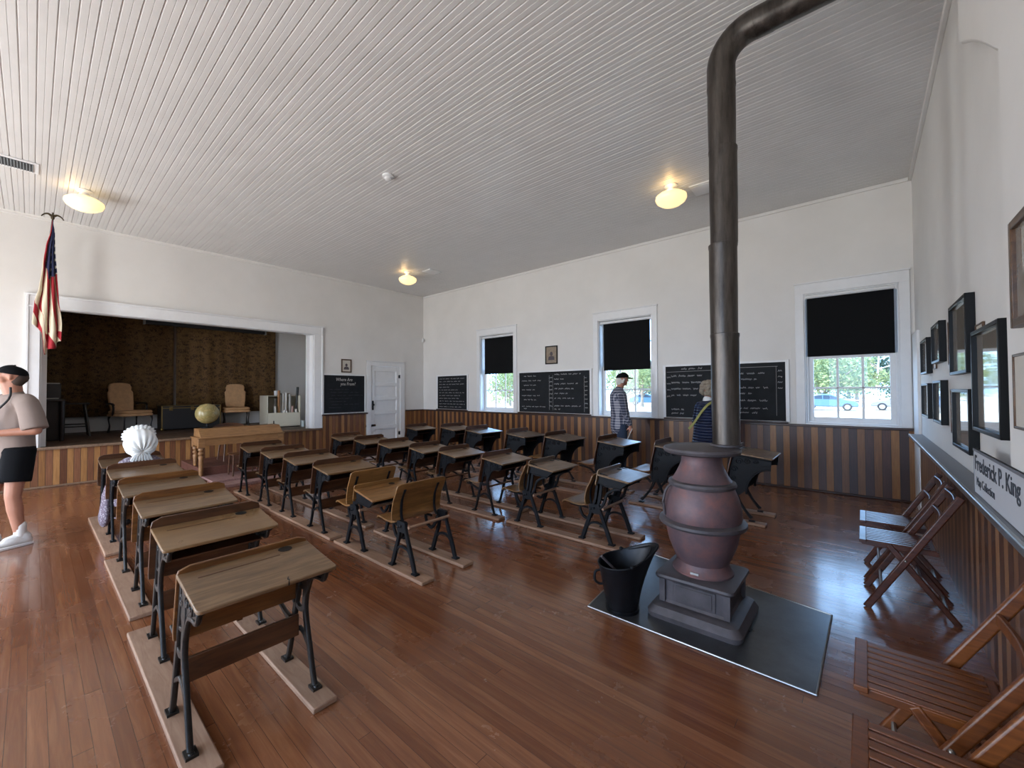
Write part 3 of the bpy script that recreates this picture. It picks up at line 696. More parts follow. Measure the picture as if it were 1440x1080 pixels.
def desk_child(H=.50, backtop=.70, seatz=.36, w=.50, top=True, mat='top_honey', bmat='top_honey'):
    """light desk on A-shaped iron legs with its own separate chair back"""
    t = thing('school_desk', '', 'desk'); t['group'] = 'school desks with attached seats'
    fy = .215; hub = seatz+.015
    for s in (-1, 1):
        y = s*fy; m = MB(); wf = lambda q: .044-.02*abs(q-.35)
        m.bar([(-.155, y, .012), (-.14, y, .05), (-.10, y, .16), (-.06, y, .27), (-.045, y, hub)], wf, .024)
        m.bar([(.155, y, .012), (.14, y, .05), (.095, y, .17), (.05, y, .28), (.02, y, hub)], wf, .024)
        m.bar([(-.125, y, .10), (-.07, y, .165), (0, y, .185), (.07, y, .165), (.125, y, .10)], .022, .018)
        m.prism(rect_round(-.075, .04, hub-.07, hub+.02, [.015]*4, 3), (0, 0, 0), (1, 0, 0), (0, 0, 1), (0, 1, 0), y-.014, y+.014)
        m.ball((-.02, y+s*.014, hub-.02), .014, 8); m.ball((-.05, y+s*.014, hub-.03), .010, 8)
        for fx, sx in ((-.162, -1), (.162, 1)):
            m.box(fx-.03, fx+.03, y-.022, y+.022, 0, .012); m.lathe([(.012, .012), (.010, .017), (.001, .019)], 10, (fx+sx*.012, y, 0))
        # seat hanger: a hook that drops and curves forward under the seat
        yy = y*.80
        m.bar([(-.05, y*.9, hub-.03), (-.075, yy, hub-.11), (-.12, yy, hub-.15), (-.175, yy, hub-.13), (-.205, yy, hub-.07), (-.20, yy, seatz-.03)], lambda q: .036-.012*q, .02)
        m.bar([(-.32, yy, seatz-.022), (-.12, yy, seatz-.028)], .018, .02, sm=0)
        # upright strip of the chair back
        m.bar([(-.055, y*.82, hub-.02), (-.085, y*.82, hub+.05), (-.075, y*.82, (hub+backtop)/2+.02), (-.028, y*.82, backtop-.055)], .016, .022)
        if top:
            T = H+.06
            m.bar([(-.02, y, hub), (-.0, y, hub+.06), (.03, y, T-.13), (.06, y, T-.10)], .05, .02)
            m.prism([(.03, T-.015), (.345, H-.012), (.255, H-.085), (.045, T-.13)], (0, 0, 0), (1, 0, 0), (0, 0, 1), (0, 1, 0), y-.012, y+.012)
            m.bar([(.05, y, T-.125), (.25, y, H-.08)], .012, .034, sm=0)
            if H > .55:
                m.bar([(.05, y, T-.12), (.03, y, hub+.07), (.0, y, hub)], .055, .02)
                m.bar([(.255, y, H-.085), (.19, y, H-.10), (.12, y, H-.15), (.085, y, hub+.04), (.04, y, hub-.02)], .026, .02)
        m.build('cast_iron_side', 'iron', t, smooth=45)
    path = smooth([(-.02, backtop), (-.045, backtop-.07), (-.085, (backtop+seatz)/2+.02), (-.11, seatz+.08), (-.10, seatz+.02)], 4)
    MB().panel([(p.x, p.z) for p in path], round_hw(w/2, .045, .14, .1), .013).build('chair_back', bmat, t, bevel=.003)
    path = smooth([(-.115, seatz+.012), (-.18, seatz-.004), (-.26, seatz-.002), (-.35, seatz+.012), (-.39, seatz+.004), (-.40, seatz-.018)], 4)
    MB().panel([(p.x, p.z) for p in path], round_hw(w/2-.04, .02, .06, .14), .014).build('seat', bmat, t, bevel=.003)
    MB().tube([(.07, -fy, hub-.02), (.07, fy, hub-.02)], .013, 10, up=(1, 0, 0)).build('stretcher_rod', 'runner', t)
    if top:
        desktop_slab(t, H, .035, .365, .06 if H < .55 else .038, w, mat)
        if H > .55: T = H+.045
        path = [(.042, T+.035), (.03, T-.02), (.006, T-.13)]
        path = smooth(path, 5)
        MB().panel([(p.x, p.z) for p in path], round_hw(w/2, .03, .2, .1), .013).build('desk_back_board', mat, t, bevel=.003)
        MB().box(.045, .25, -fy+.014, fy-.014, T-.135, T-.125).build('book_shelf', 'iron', t)
    return t
def place(src, first, x, y, label, sc=1):
    o = src if first else copy_tree(src)
    o.location = (x, y, RZ); o['label'] = label; o.scale = (sc,)*3 if not isinstance(sc, tuple) else sc
    return o
proto = {}
def put(kind, x, y, label, **k):
    f = kind not in proto
    if f: proto[kind] = {'A': lambda: desk_adult(.652, .56, fyy=.24), 'A1': lambda: desk_adult(.645, .545, lip=.028, ironmat='iron_brown', fyy=.25, backmat='back_orange', shelf=False), 'A2': lambda: desk_adult(.652, .56, topmat='top_tan', ironmat='iron_brown', fyy=.24), 'A3': lambda: desk_adult(.652, .56, backmat='back_orange', ironmat='iron_brown', fyy=.24), 'B': lambda: desk_adult(.645, .56),
        'H': lambda: desk_adult(.645, .56, topmat='top_mid'),
        'C': lambda: desk_adult(.632, .56, low_board=False), 'D': lambda: desk_adult(.725, .60, big=True, xs=.405, low_board=False, lip=.06),
        'b': lambda: desk_child(.50, .71, .36, .50), 'c': lambda: desk_child(.630, .655, .33, .50, mat='top_grey', bmat='top_mid'), 's': lambda: desk_child(.5, .70, .36, .52, top=False)}[kind]()
    return place(proto[kind], f, x, y, label, **k)
AY, BY, CY, DY = .71, 2.235, 3.82, 5.51
put('A1', -2.275, .685, 'nearest school desk of the whole room, cracked front edge and scrolled iron legs, left column')
put('A2', -3.13, AY+.02, 'smooth tan-topped school desk directly behind the nearest one in the left column')
put('A3', -4.005, AY+.05, 'third school desk from the front of the picture in the left column')
put('A3', -4.83, AY+.05, 'fourth school desk of the left column, two behind the bonneted child')
_c = MB().bar([(.352, .055, .6462), (.338, .062, .6484), (.330, .058, .6496), (.316, .066, .6515)], .004, .0035, up=(0, 0, 1), sm=0).box(.3535, .3565, .052, .057, .630, .645).build('edge_crack', 'hole', proto['A1'])
put('A', -5.86, AY+.07, 'school desk whose attached seat holds the child in the white bonnet')
put('A', -6.80, AY+.08, 'farthest school desk of the left column, in front of the bonneted child')
s0 = put('s', -2.925, BY, 'honey-coloured iron-legged school seat with no desk, at the near end of its runner'); s0['category'] = 'bench'; s0.name = 'school_bench'
del s0['group']
put('b', -3.705, BY, 'low honey-coloured desk with chair back, just ahead of the desk-less seat')
put('H', -4.49, BY, 'wooden school desk with honey top just behind the low honey-coloured one')
put('B', -5.33, BY+.02, 'second school desk down the column from the teacher table, pale top, openwork side')
put('B', -6.085, BY+.02, 'school desk behind the one closest to the teacher table, thin side legs')
put('B', -6.905, BY+.02, 'school desk closest to the teacher table, in front of the low platform')
put('c', -2.01, CY, 'school desk with open chair back catching the window glare, nearest the coal scuttle')
put('c', -2.855, CY, 'iron-legged school desk with open chair back, second from the coal scuttle')
put('C', -3.53, CY, 'school desk with dark inkwell hole and lacy blue-black iron side, behind the open-backed pair')
put('C', -4.34, CY, 'school desk with glossy top in the third column, fourth from the coal scuttle')
put('C', -4.97, CY-.02, 'school desk in the third column mostly hidden between two others')
put('C', -5.76, CY-.03, 'school desk with tall brown lip in front of the white door')
put('C', -6.50, CY-.03, 'school desk with pale top just below the white door')
put('C', -7.26, CY-.05, 'farthest school desk of the third column, beside the striped panel under the chalkboard')
put('D', -1.17, DY, 'tall black-sided school desk standing to the right behind the stove')
put('D', -2.07, DY, 'tall black-sided school desk half hidden left of the stove top')
put('D', -2.89, DY, 'tall black-sided school desk with window glare in front of the man in checked shirt')
put('D', -3.81, DY, 'tall black-sided school desk before the right half of the double blackboard')
put('D', -4.61, DY, 'tall black-sided school desk below the framed portrait on the window wall')
put('D', -5.61, DY, 'tall black-sided school desk with white glare from the farthest window')
put('D', -6.44, DY+.1, 'tall black-sided school desk second from the far corner by the window wall')
put('D', -7.50, DY, 'farthest school desk in the column along the window wall', sc=.93)
# runner boards under the feet
rb = [('A', .395, .515, -3.47, -1.955, 'under the left feet of the nearest desk'), ('A', .43, .56, -5.12, -3.68, 'left side, under the third and fourth desks of the left column'), ('A', .45, .58, -7.02, -5.30, 'left side, beside the bonneted child'),
 ('A', .865, .98, -2.68, -1.965, 'short, under the right feet of the nearest desk'), ('A', .87, .98, -3.55, -2.80, 'short, right feet of the second desk in the left column'), ('A', .89, 1.0, -7.02, -3.75, 'right side of the left column, mostly hidden by desks'),
 ('B', 1.97, 2.09, -4.04, -2.61, 'left feet of the desk-less seat'), ('B', 2.39, 2.51, -4.01, -2.60, 'right feet of the desk-less seat'),
 ('B', 1.97, 2.10, -5.74, -4.12, 'left side of the second column, nearer half'), ('B', 1.99, 2.12, -7.24, -5.76, 'left side of the second column, by the low platform'), ('B', 2.39, 2.51, -7.24, -4.18, 'right side of the second column'),
 ('C', 3.545, 3.665, -3.14, -1.73, 'left feet of the open-backed pair by the scuttle'), ('C', 3.975, 4.095, -3.14, -1.72, 'right feet of the open-backed pair by the scuttle'),
 ('C', 3.53, 3.65, -7.6, -3.24, 'left side of the third column, far part'), ('C', 3.97, 4.09, -7.6, -3.24, 'right side of the third column, far part'),
 ('D', 5.20, 5.32, -2.42, -.84, 'near side of the last two tall black-sided desks, behind the stove'), ('D', 5.69, 5.81, -2.42, -.82, 'window side of the last two tall black-sided desks, behind the stove'),
 ('D', 5.20, 5.32, -7.9, -2.6, 'near side of the tall black-sided desks left of the stove'), ('D', 5.69, 5.81, -7.9, -2.6, 'window side of the tall black-sided desks left of the stove')]
for c_, y0, y1, x0, x1, lb in rb:
    m = MB().box(x0-(x0+x1)/2, x1-(x0+x1)/2, -(y1-y0)/2, (y1-y0)/2, 0, RZ)
    o = m.build('runner_board', 'runner', bevel=.006, loc=((x0+x1)/2, (y0+y1)/2, 0)); tag(o, 'raw wood floor board ' + lb, 'board', 'runner boards under desk feet')

# ================================================================== blackboards
def text_mesh(txt, size, mat, parent, name, ox, oy, oz, ux, shear=0, ext=.0006, font_bold=False, xs=1.0):
    cu = bpy.data.curves.new(name, 'FONT'); cu.body = txt; cu.size = size; cu.extrude = ext; cu.resolution_u = 3; cu.shear = shear
    if font_bold: cu.offset = size*.012
    tmp = bpy.data.objects.new(name, cu); COL.objects.link(tmp)
    dg = bpy.context.evaluated_depsgraph_get(); me = bpy.data.meshes.new_from_object(tmp.evaluated_get(dg))
    COL.objects.unlink(tmp); bpy.data.objects.remove(tmp); me.name = name
    o = bpy.data.objects.new(name, me); COL.objects.link(o); me.materials.clear(); me.materials.append(MT[mat]); o.parent = parent
    ux = Vector(ux); uz = Vector((0, 0, 1)); n = ux.cross(uz)
    me.transform(Matrix(((ux.x*xs, uz.x, n.x, ox), (ux.y*xs, uz.y, n.y, oy), (ux.z*xs, uz.z, n.z, oz), (0, 0, 0, 1))))
    return o
def scribble(mb, x, z, w, h, rnd, th=.0042):
    """cursive-like chalk strokes: ribbon of words in the board plane (x, z)"""
    cx = x
    while cx < x+w-.03:
        wl = rnd.uniform(.05, .17); wl = min(wl, x+w-cx); pts = []; n = max(6, int(wl/.008)); ph = rnd.random()*6
        for i in range(n+1):
            q = i/n; hh = h*(.32+.3*abs(math.sin(ph+i*1.7))*(1.7 if rnd.random() < .16 else 1))
            pts.append((cx+wl*q, z+hh*math.sin(i*2.1+ph)*.5+rnd.uniform(-.1, .1)*h))
        for a, b in zip(pts, pts[1:]):
            dx, dz = b[0]-a[0], b[1]-a[1]; L = math.hypot(dx, dz)+1e-9; nx, nz = -dz/L*th/2, dx/L*th/2
            mb.add([(a[0]-nx, 0, a[1]-nz), (b[0]-nx, 0, b[1]-nz), (b[0]+nx, 0, b[1]+nz), (a[0]+nx, 0, a[1]+nz)], [(0, 1, 2, 3)])
        cx += wl+rnd.uniform(.025, .05)
def line(mb, x0, z0, x1, z1, th=.004):
    L = math.hypot(x1-x0, z1-z0); nx, nz = -(z1-z0)/L*th/2, (x1-x0)/L*th/2
    mb.add([(x0-nx, 0, z0-nz), (x1-nx, 0, z1-nz), (x1+nx, 0, z1+nz), (x0+nx, 0, z0+nz)], [(0, 1, 2, 3)])
def blackboard(x0, x1, label, rows, frame=.05):
    t = thing('blackboard', label, 'blackboard', ((x0+x1)/2, YW, 1.0)); h = (x1-x0)/2; zt = .935
    MB().box(-h, h, -.018, 0, .02, zt).build('slate', 'board', t, bevel=.002)
    MB().box(-h-frame, -h, -.022, 0, -.0, zt+frame*.7).box(h, h+frame, -.022, 0, 0, zt+frame*.7).box(-h, h, -.022, 0, zt, zt+frame*.7).build('border_trim', 'trim', t, bevel=.003)
    MB().box(-h-.03, h+.03, -.055, 0, -.012, .012).build('chalk_rail', 'cap', t, bevel=.004)
    m = MB(); rnd = random.Random(int(x0*100))
    rows(m, h, rnd); m.xf(Matrix.Translation((0, -.0195, 0))); m.build('chalk_writing', 'chalk', t, smooth=0)
    return t
def r1(m, h, r):
    for k, w in enumerate((.95, .85, .95, .4, .75, .95, .8, .75, .95, .97, .9)): scribble(m, -h+.07, .86-k*.078, (2*h-.12)*w, .04, r)
def r2(m, h, r):
    for k, w in ((0, .45), (1, .75), (2, .45), (3, .5), (4.3, .65), (5.2, .45), (6.7, .85), (7.2, .1)): scribble(m, -h+.08+(.06 if w < .5 else 0), .85-k*.105, (h-.15)*w, .045, r)
    line(m, -.08, .86, -.08, .08); line(m, .02, .86, .02, .08, .003); line(m, h-.13, .82, h-.13, .06)
    for k in range(8): scribble(m, -.075, .80-k*.09, .08, .05, r); scribble(m, h-.12, .78-k*.09, .07, .04, r)
    for k, w in ((0, .9), (1, .35), (2, .8), (3, .75), (4, .55), (5, .75), (6.6, .9), (7.3, .2)): scribble(m, .06, .87-k*.105, (h-.2)*w, .05, r)
def r3(m, h, r):
    line(m, -h+.02, .835, -.12, .845); line(m, .02, .87, h-.1, .87); line(m, h-.12, .87, h-.12, .10, .003)
    for k, w in ((0, .8), (1, .85), (2, .75), (3, .6), (5.2, .3), (5.8, .3)): scribble(m, -h+.1, .76-k*.115, (h-.2)*w, .055, r)
    for k in range(4): scribble(m, -h+.02, .74-k*.115, .07, .05, r, .004); scribble(m, h-.1, .8-k*.09, .06, .05, r)
    scribble(m, -h+.28, .885, .35, .05, r)
    for k, w in ((0, .85), (.8, .7), (2, .95), (2.8, .6), (3.8, .9), (4.9, .9), (5.5, .7)): scribble(m, .03, .77-k*.115, (h-.2)*w, .05, r)
blackboard(-9.27, -8.06, 'small blackboard full of close chalk lines nearest the room corner', r1)
blackboard(-6.24, -4.34, 'wide blackboard with chalk columns, left of the man in the checked shirt', r2)
blackboard(-2.76, -.92, 'wide blackboard behind the stovepipe, faint chalk writing', r3)
t = thing('blackboard', 'small dark blackboard between the stage opening and the white door', 'blackboard', (XL+.003, 5.13, .97)); m = MB()
MB().box(0, .018, -.53, .53, .02, .95).build('slate', 'board', t, bevel=.002)
MB().box(0, .022, -.56, -.53, 0, .985).box(0, .022, .53, .565, 0, .985).box(0, .022, -.53, .53, .95, .985).build('border_trim', 'trim', t, bevel=.003)
text_mesh('Where Are', .115, 'chalk_bright', t, 'heading_top_line', .0195, -.24, .81, (0, 1, 0), .2, xs=.8)
text_mesh('you From?', .115, 'chalk_bright', t, 'heading_lower_line', .0195, -.12, .70, (0, 1, 0), .2, xs=.8)
m = MB(); r = random.Random(4)
for k, w in enumerate((.5, .75, .85, .6, .4, .7, .35)): scribble(m, -.40+.03*(k % 3), .60-k*.075, w, .03, r, .002)
m.xf(Matrix(((0, -1, 0, .0195), (1, 0, 0, 0), (0, 0, 1, 0), (0, 0, 0, 1)))); m.build('chalk_writing', plain('faint_chalk', '5a5c62', .9), t, smooth=0)
# chalk sticks lying on its ledge
for k in range(7):
    y = 4.72+.12*k+.02*(k % 2); tag(MB().limb((XL+.055, y, .9725), (XL+.055+.01*(k % 3-1), y+.06, .9725), .006, .006, n=8).build('chalk_stick', 'chalk_bright'), 'white chalk stick on the ledge below the small stage-side blackboard', 'chalk', 'chalk sticks on the ledge')

# ================================================================== framed pictures
def frame(label, c, hw, hh, nrm, depth=.02, fw=.03, fmat='frame_brown', inner='paper', group=None, tilt=0, mat_w=0, portrait=False):
    """c: centre on the wall plane; nrm 'x+','x-','y-'"""
    t = thing('framed_picture', label, 'picture', c, {'y-': 0, 'x+': PI/2, 'x-': -PI/2}[nrm], group)
    # local: x along wall, -y out of wall
    if tilt: t.rotation_euler = (tilt, 0, t.rotation_euler[2])
    m = MB().box(-hw, -hw+fw, -depth, 0, -hh, hh).box(hw-fw, hw, -depth, 0, -hh, hh).box(-hw+fw, hw-fw, -depth, 0, hh-fw, hh).box(-hw+fw, hw-fw, -depth, 0, -hh, -hh+fw)
    m.build('frame', fmat, t, bevel=.003)
    a = MB().box(-hw+fw, hw-fw, -depth*.55, -.002, -hh+fw, hh-fw).build('print', inner, t, smooth=0)
    if portrait:
        m = MB(); m.ball((0, -depth*.58, hh*.12), hw*.23, 10, (1, .05, 1.25)); m.prism(rect_round(-hw*.5, hw*.5, -hh*.55, -hh*.12, [0, 0, .05, .05]), (0, 0, 0), (1, 0, 0), (0, 0, 1), (0, -1, 0), depth*.56, depth*.6)
        m.build('portrait_figure', 'darkfig', a)
    return t
MT['darkfig'] = plain('dim_portrait_print', '4b4349', .6)
MT['old_print'] = plain('old_brown_print', '8a7a68', .5, nz=.2, sc=20)
frame('small brown-framed portrait above the small stage-side blackboard', (XL+.002, 5.17, 2.165), .135, .17, 'x+', fmat='frame_brown', portrait=True)
frame('dark framed portrait on the window wall above the double blackboard', (-5.31, YW-.002, 2.31), .165, .205, 'y-', fmat='frame_black', inner='old_print', portrait=True, fw=.025)
PW = XR-.001
blk = [((6.08, 1.84), .29, .18, 'upper black-framed picture nearest the window wall'), ((6.05, 1.385), .30, .175, 'lower black-framed picture nearest the window wall'),
 ((5.13, 1.90), .26, .17, 'upper black-framed picture, second from the window wall'), ((5.10, 1.39), .26, .185, 'lower black-framed picture, second from the window wall'),
 ((4.03, 1.845), .32, .245, 'highest black-framed picture on the picture wall'), ((3.98, 1.30), .31, .20, 'black-framed picture hanging below the highest one'),
 ((3.20, 1.545), .32, .28, 'largest black-framed picture, above the printed sign')]
for (y, z), hw, hh, lb in blk:
    frame(lb, (PW, y, z), hw, hh, 'x-', .045 if y > 3.5 else .05, .022, 'frame_black', 'picture_glass', 'black framed prints on the picture wall', tilt=0)
thin = [((5.56, 1.83), .10, .14, 'thin-framed page between the two upper pictures nearest the window wall'), ((4.58, 1.86), .13, .17, 'thin-framed page left of the highest black-framed picture'), ((4.52, 1.33), .13, .17, 'thin-framed page left of the black frame below the highest one'),
 ((3.56, 1.62), .10, .26, 'thin-framed page partly behind the largest black-framed picture'), ((2.16, 1.49), .265, .14, 'typed page in a thin dark frame at the right edge of the picture')]
for (y, z), hw, hh, lb in thin:
    frame(lb, (PW-(.079 if y < 2.5 else 0), y, z), hw, hh, 'x-', .012, .010, 'frame_brown', 'paper', 'thin framed pages on the picture wall')
frame('brown wooden frame high at the right edge of the picture', (PW-.079, 2.07, 1.913), .26, .193, 'x-', .03, .03, 'frame_brown', 'picture_glass')
# the printed sign standing on the ledge
t = thing('printed_sign', 'white printed sign with serif lettering standing on the grey ledge', 'sign', (XR-.086, 2.67, .968), -PI/2)
MB().box(-.53, .53, -.004, .002, 0, .225).build('sign_board', plain('sign_white', 'bfc1c6', .5), t, smooth=0)
MB().box(-.53, .53, -.008, .004, 0.213, .225).box(-.532, -.528, -.006, .002, 0, .225).build('sign_edge', plain('sign_grey_edge', '6d6e73', .5), t)
MT['ink'] = plain('grey_ink', '3c3e45', .6)
text_mesh('Frederick P. King', .105, 'ink', t, 'name_line', -.505, -.0055, .122, (1, 0, 0), 0, font_bold=True, xs=1.12)
text_mesh('Map Collection', .062, 'ink', t, 'second_line', -.47, -.0055, .045, (1, 0, 0), 0, xs=1.0)
# ================================================================== stage furniture
t = thing('stage_curtain', 'dark brown gold-patterned backdrop curtain on the stage', 'curtain', (SX+.13, 0, 0))
m = MB(); yy = [-1.45+k*.05 for k in range(124)]; yy = [y for y in yy if y <= 4.68]
def cx(y): return .02*math.sin(y*9)+.012*math.sin(y*23+1)
def strip(y0, y1):
    q = [y for y in yy if y0 <= y <= y1]; n = len(q); rows = [.98, 1.9, 2.8, 3.5]
    for k in range(1):
        vs_ = [(cx(y), y, z) for z in rows for y in q]; fs = [(r*n+i, r*n+i+1, (r+1)*n+i+1, (r+1)*n+i) for r in range(3) for i in range(n-1)]
        m.add(vs_, fs)
strip(-1.5, 2.33); strip(2.33, 4.7)
o = m.build('curtain_cloth', 'curtain', t, smooth=60); q = o.modifiers.new('s', 'SOLIDIFY'); q.thickness = .006
MB().tube([(0, -1.45, 3.5), (0, 4.72, 3.5)], .015, 8).build('curtain_rod', 'iron', t)
# screen housing hanging in front
t = thing('projector_screen_case', 'long black screen case hanging inside the top of the stage opening', 'screen', (XL-1.0, 2.55, 2.93))
MB().box(-.05, .05, -1.08, 1.08, -.035, .04).build('case', 'black', t, bevel=.01)
MB().box(-.052, .052, -1.11, -1.08, -.045, .045).box(-.052, .052, 1.08, 1.11, -.045, .045).build('end_caps', 'steel_edge', t, bevel=.004)
MB().box(-.01, .01, -.9, -.88, .04, .64).box(-.01, .01, .88, .9, .04, .64).build('hanger', 'steel_edge', t)
SZ = .64
def armchair(label, loc, rz, arms):
    t = thing('upholstered_chair', label, 'chair', loc, rz)
    # local: faces +x
    m = MB().prism(rect_round(-.28, .30, -.30, .30, [.05, .08, .08, .05]), (0, 0, 0), (1, 0, 0), (0, 1, 0), (0, 0, 1), .355, .41); m.build('seat_rail_padding', 'tan', t, bevel=.015)
    m = MB().prism(rect_round(-.27, .31, -.29, .29, [.06, .1, .1, .06]), (0, 0, 0), (1, 0, 0), (0, 1, 0), (0, 0, 1), .41, .48); m.build('seat_cushion', 'tan', t, bevel=.03)
    hb = [(-.20, .0), (.20, 0), (.225, .2), (.235, .45), (.20, .50), (.215, .56), (.19, .64), (.12, .665), (0, .675), (-.12, .665), (-.19, .64), (-.215, .56), (-.20, .50), (-.235, .45), (-.225, .2)]
    m = MB().prism(hb, (-.27, 0, .44), (0, 1, 0), (-.18, 0, .98), (1, 0, .18), -.05, .02); m.build('back_cushion', 'tan', t, bevel=.02)
    for sx, sy in ((1, 1), (1, -1), (-1, 1), (-1, -1)):
        x = .25 if sx > 0 else -.24; y = sy*.25
        MB().tube(smooth([(x, y, .37), (x+sx*.025, y+sy*.01, .28), (x+sx*.005, y, .14), (x+sx*.03, y+sy*.012, 0)]), lambda q: .03-.035*q*(1-q)*2 if q < .9 else .02, 10).build('leg', 'darkwood', t)
    if arms:
        for s in (1, -1):
            m = MB().bar([(-.30, s*.27, .62), (-.2, s*.30, .635), (-.06, s*.31, .63), (-.0, s*.31, .60)], .035, .045, up=(0, 1, 0)); m.bar([(-.02, s*.31, .61), (.0, s*.31, .52), (-.04, s*.30, .38)], .03, .035); m.build('arm', 'darkwood', t)
    return t
armchair('tan upholstered armchair with dark arms on the stage, left of the trunk', (-12.45, 1.44, SZ), math.radians(22), True)
armchair('tan upholstered chair with curved dark legs on the stage, right of the trunk', (-12.55, 3.50, SZ), math.radians(-12), False)
t = thing('travel_trunk', 'black trunk with brass edges on the stage between the tan chairs', 'trunk', (-12.45, 2.50, SZ))
MB().box(-.28, .26, -.56, .56, .02, .56).build('trunk_body', plain('trunk_black', '15161a', .45), t, bevel=.008)
MT['brass'] = plain('aged_brass', '8a7446', .35, .8)
m = MB()
m.box(.255, .27, -.57, .57, .50, .52)
for y in (-.56, .56): m.box(.25, .272, y-.012, y+.012, .02, .57)
m.box(-.28, .265, -.57, .57, .555, .566)
m.build('brass_edging', 'brass', t, bevel=.003)
for y in (-.40, .0, .40): MB().box(.262, .282, y-.03, y+.03, .455, .54).ball((.285, y, .49), .02, 8).build('latch', 'brass', t, bevel=.003)
for y in (-.56, .56): MB().ball((.26, y, .03), .035, 8).build('corner_cap', 'brass', t)
# cream map cabinet with pigeonholes and its rolls
cl = Vector((-11.35, 4.13, SZ))
t = thing('map_cabinet', 'cream roll cabinet standing open at the right end of the stage', 'cabinet', cl, math.radians(-6))
m = MB().box(-.40, .40, -.37, -.355, .02, .78).box(-.40, .40, .355, .37, .02, .78).box(-.40, .40, -.37, .37, .02, .04).box(-.40, -.385, -.37, .37, .02, .78)
m.box(.385, .40, -.37, .37, .02, .36).box(-.40, -.02, -.37, .37, .76, .785)
m.build('cabinet_body', 'cream', t, bevel=.004)
m = MB()
for x in (-.25, -.1, .08, .22): m.box(x-.004, x+.004, -.35, .35, .04, .34)
for y in (-.22, -.08, .08, .22): m.box(-.38, .38, y-.004, y+.004, .04, .34)
m.build('dividers', 'cream', t)
MB().box(.401, .41, -.245, -.225, .09, .17).build('door_pull', 'iron', t, bevel=.002)
MB().box(-.38, .38, -.35, .35, 0, .02).build('plinth', 'black', t)
rolls = [(.30, -.29, .20, 'w', 0), (.30, -.16, .36, 'w', .05), (.22, -.08, .75, 'k', 0), (.30, -.02, .26, 'w', -.15), (.15, .03, .68, 'w', .0), (.15, .10, .70, 'w', .0), (.30, .09, .24, 'w', .03), (.15, .19, .66, 'g', .0), (.22, .30, .84, 'b', -.06), (.30, .21, .36, 'p', .0), (.30, .31, .28, 'w', .05), (.02, .02, .64, 'w', .04), (.02, -.14, .55, 'g', -.04)]
MT['roll_w'] = plain('white_paper_roll', 'd6d3cc', .6); MT['roll_k'] = plain('kraft_roll', 'a8794f', .6); MT['roll_g'] = plain('grey_paper_roll', 'a9a7a3', .6); MT['roll_b'] = plain('black_tube', '1b1d1c', .5); MT['roll_p'] = plain('pinkish_roll', 'b9988c', .6)
cn = {'w': 'white', 'k': 'tan', 'g': 'grey', 'b': 'black', 'p': 'pinkish'}
for k, (x, y, L, c_, tl) in enumerate(rolls):
    # world position in the cabinet frame
    a = math.radians(-6); px = cl.x+x*math.cos(a)-y*math.sin(a); py = cl.y+x*math.sin(a)+y*math.cos(a)
    zb = .06; r_ = .03 if L > .5 else .026
    m = MB().lathe([(r_*.55, L+.1), (r_, L+.1), (r_, 0), (r_*.55, 0), (r_*.55, L+.1)], 14, caps=False)
    o = m.build('paper_roll', 'roll_'+c_, loc=(px, py, SZ+zb)); o.rotation_euler = (tl, 0, 0)
    lb = {'k': 'tall tan cardboard roll at the left of the cream cabinet', 'b': 'long black tube leaning right in the cream cabinet', 'p': 'short pinkish roll in the cream cabinet just left of the black tube'}.get(c_)
    if not lb: lb = ('tall ' if L > .5 else 'short ')+cn[c_]+' paper roll standing in the cream cabinet'
    tag(o, lb, 'paper roll', None if c_ in 'kbp' else ('tall ' if L > .5 else 'short ')+cn[c_]+' rolls in the cabinet')
tag(MB().lathe([(.001, 0), (.10, 0), (.12, .05), (.11, .055), (.09, .01)], 20).build('woven_bowl', plain('woven_brown', '6d5f50', .7, nz=.2), loc=(cl.x-.25, cl.y+.22, SZ+.787)), 'brownish woven bowl on top of the cream cabinet', 'bowl')
tag(MB().lathe([(.001, 0), (.045, 0), (.05, .12), (.044, .12), (.04, .01)], 16).build('white_cup', 'trim', loc=(cl.x-.2, cl.y-.02, SZ+.787)), 'small white cup on top of the cream cabinet', 'cup')
t = thing('metal_can', 'small grey metal can on the stage edge beside the cream cabinet', 'can', (-10.75, 4.48, SZ))
MB().lathe([(.001, 0), (.085, 0), (.085, .16), (.078, .16), (.078, .01)], 24).build('can_body', plain('galvanised', '8b9290', .4, .6, nz=.15), t)
MB().lathe([(.088, .155), (.09, .16), (.088, .165)], 24).build('rim', 'steel_edge', t)
# dark upright reed organ and stool at the stage left
t = thing('reed_organ', 'dark upright organ in the shadow at the left end of the stage', 'organ', (-11.45, -.02, SZ))
m = MB().box(-.30, .18, -.5, .40, .0, .75); m.box(-.28, .02, -.48, .38, .75, 1.05); m.box(-.32, .42, -.52, .42, .72, .76); m.build('case', 'darkwood', t, bevel=.01)
m = MB().box(.2, .38, -.44, .34, .765, .78).box(-.0, .06, -.3, .36, 1.04, 1.06); m.build('keyboard', 'paper', t)
m = MB()
for y in (-.48, .38): m.tube([(.38, y, .0), (.38, y, .1), (.38, y, .72)], lambda q: .03+.012*math.sin(q*14), 12, up=(0, 1, 0))
m.build('turned_post', 'darkwood', t)
t = thing('wooden_stool', 'dark wooden stool in the shadow left of the armchair on the stage', 'stool', (-12.1, .55, SZ))
MB().prism(rect_round(-.19, .19, -.22, .22, [.05]*4), (0, 0, 0), (1, 0, 0), (0, 1, 0), (0, 0, 1), .64, .67).build('seat', 'darkwood', t, bevel=.006)
for sx in (-1, 1):
    for sy in (-1, 1): MB().tube([(sx*.13, sy*.15, .64), (sx*.19, sy*.22, 0)], .02, 10, up=(1, 0, 0)).build('leg', 'darkwood', t)
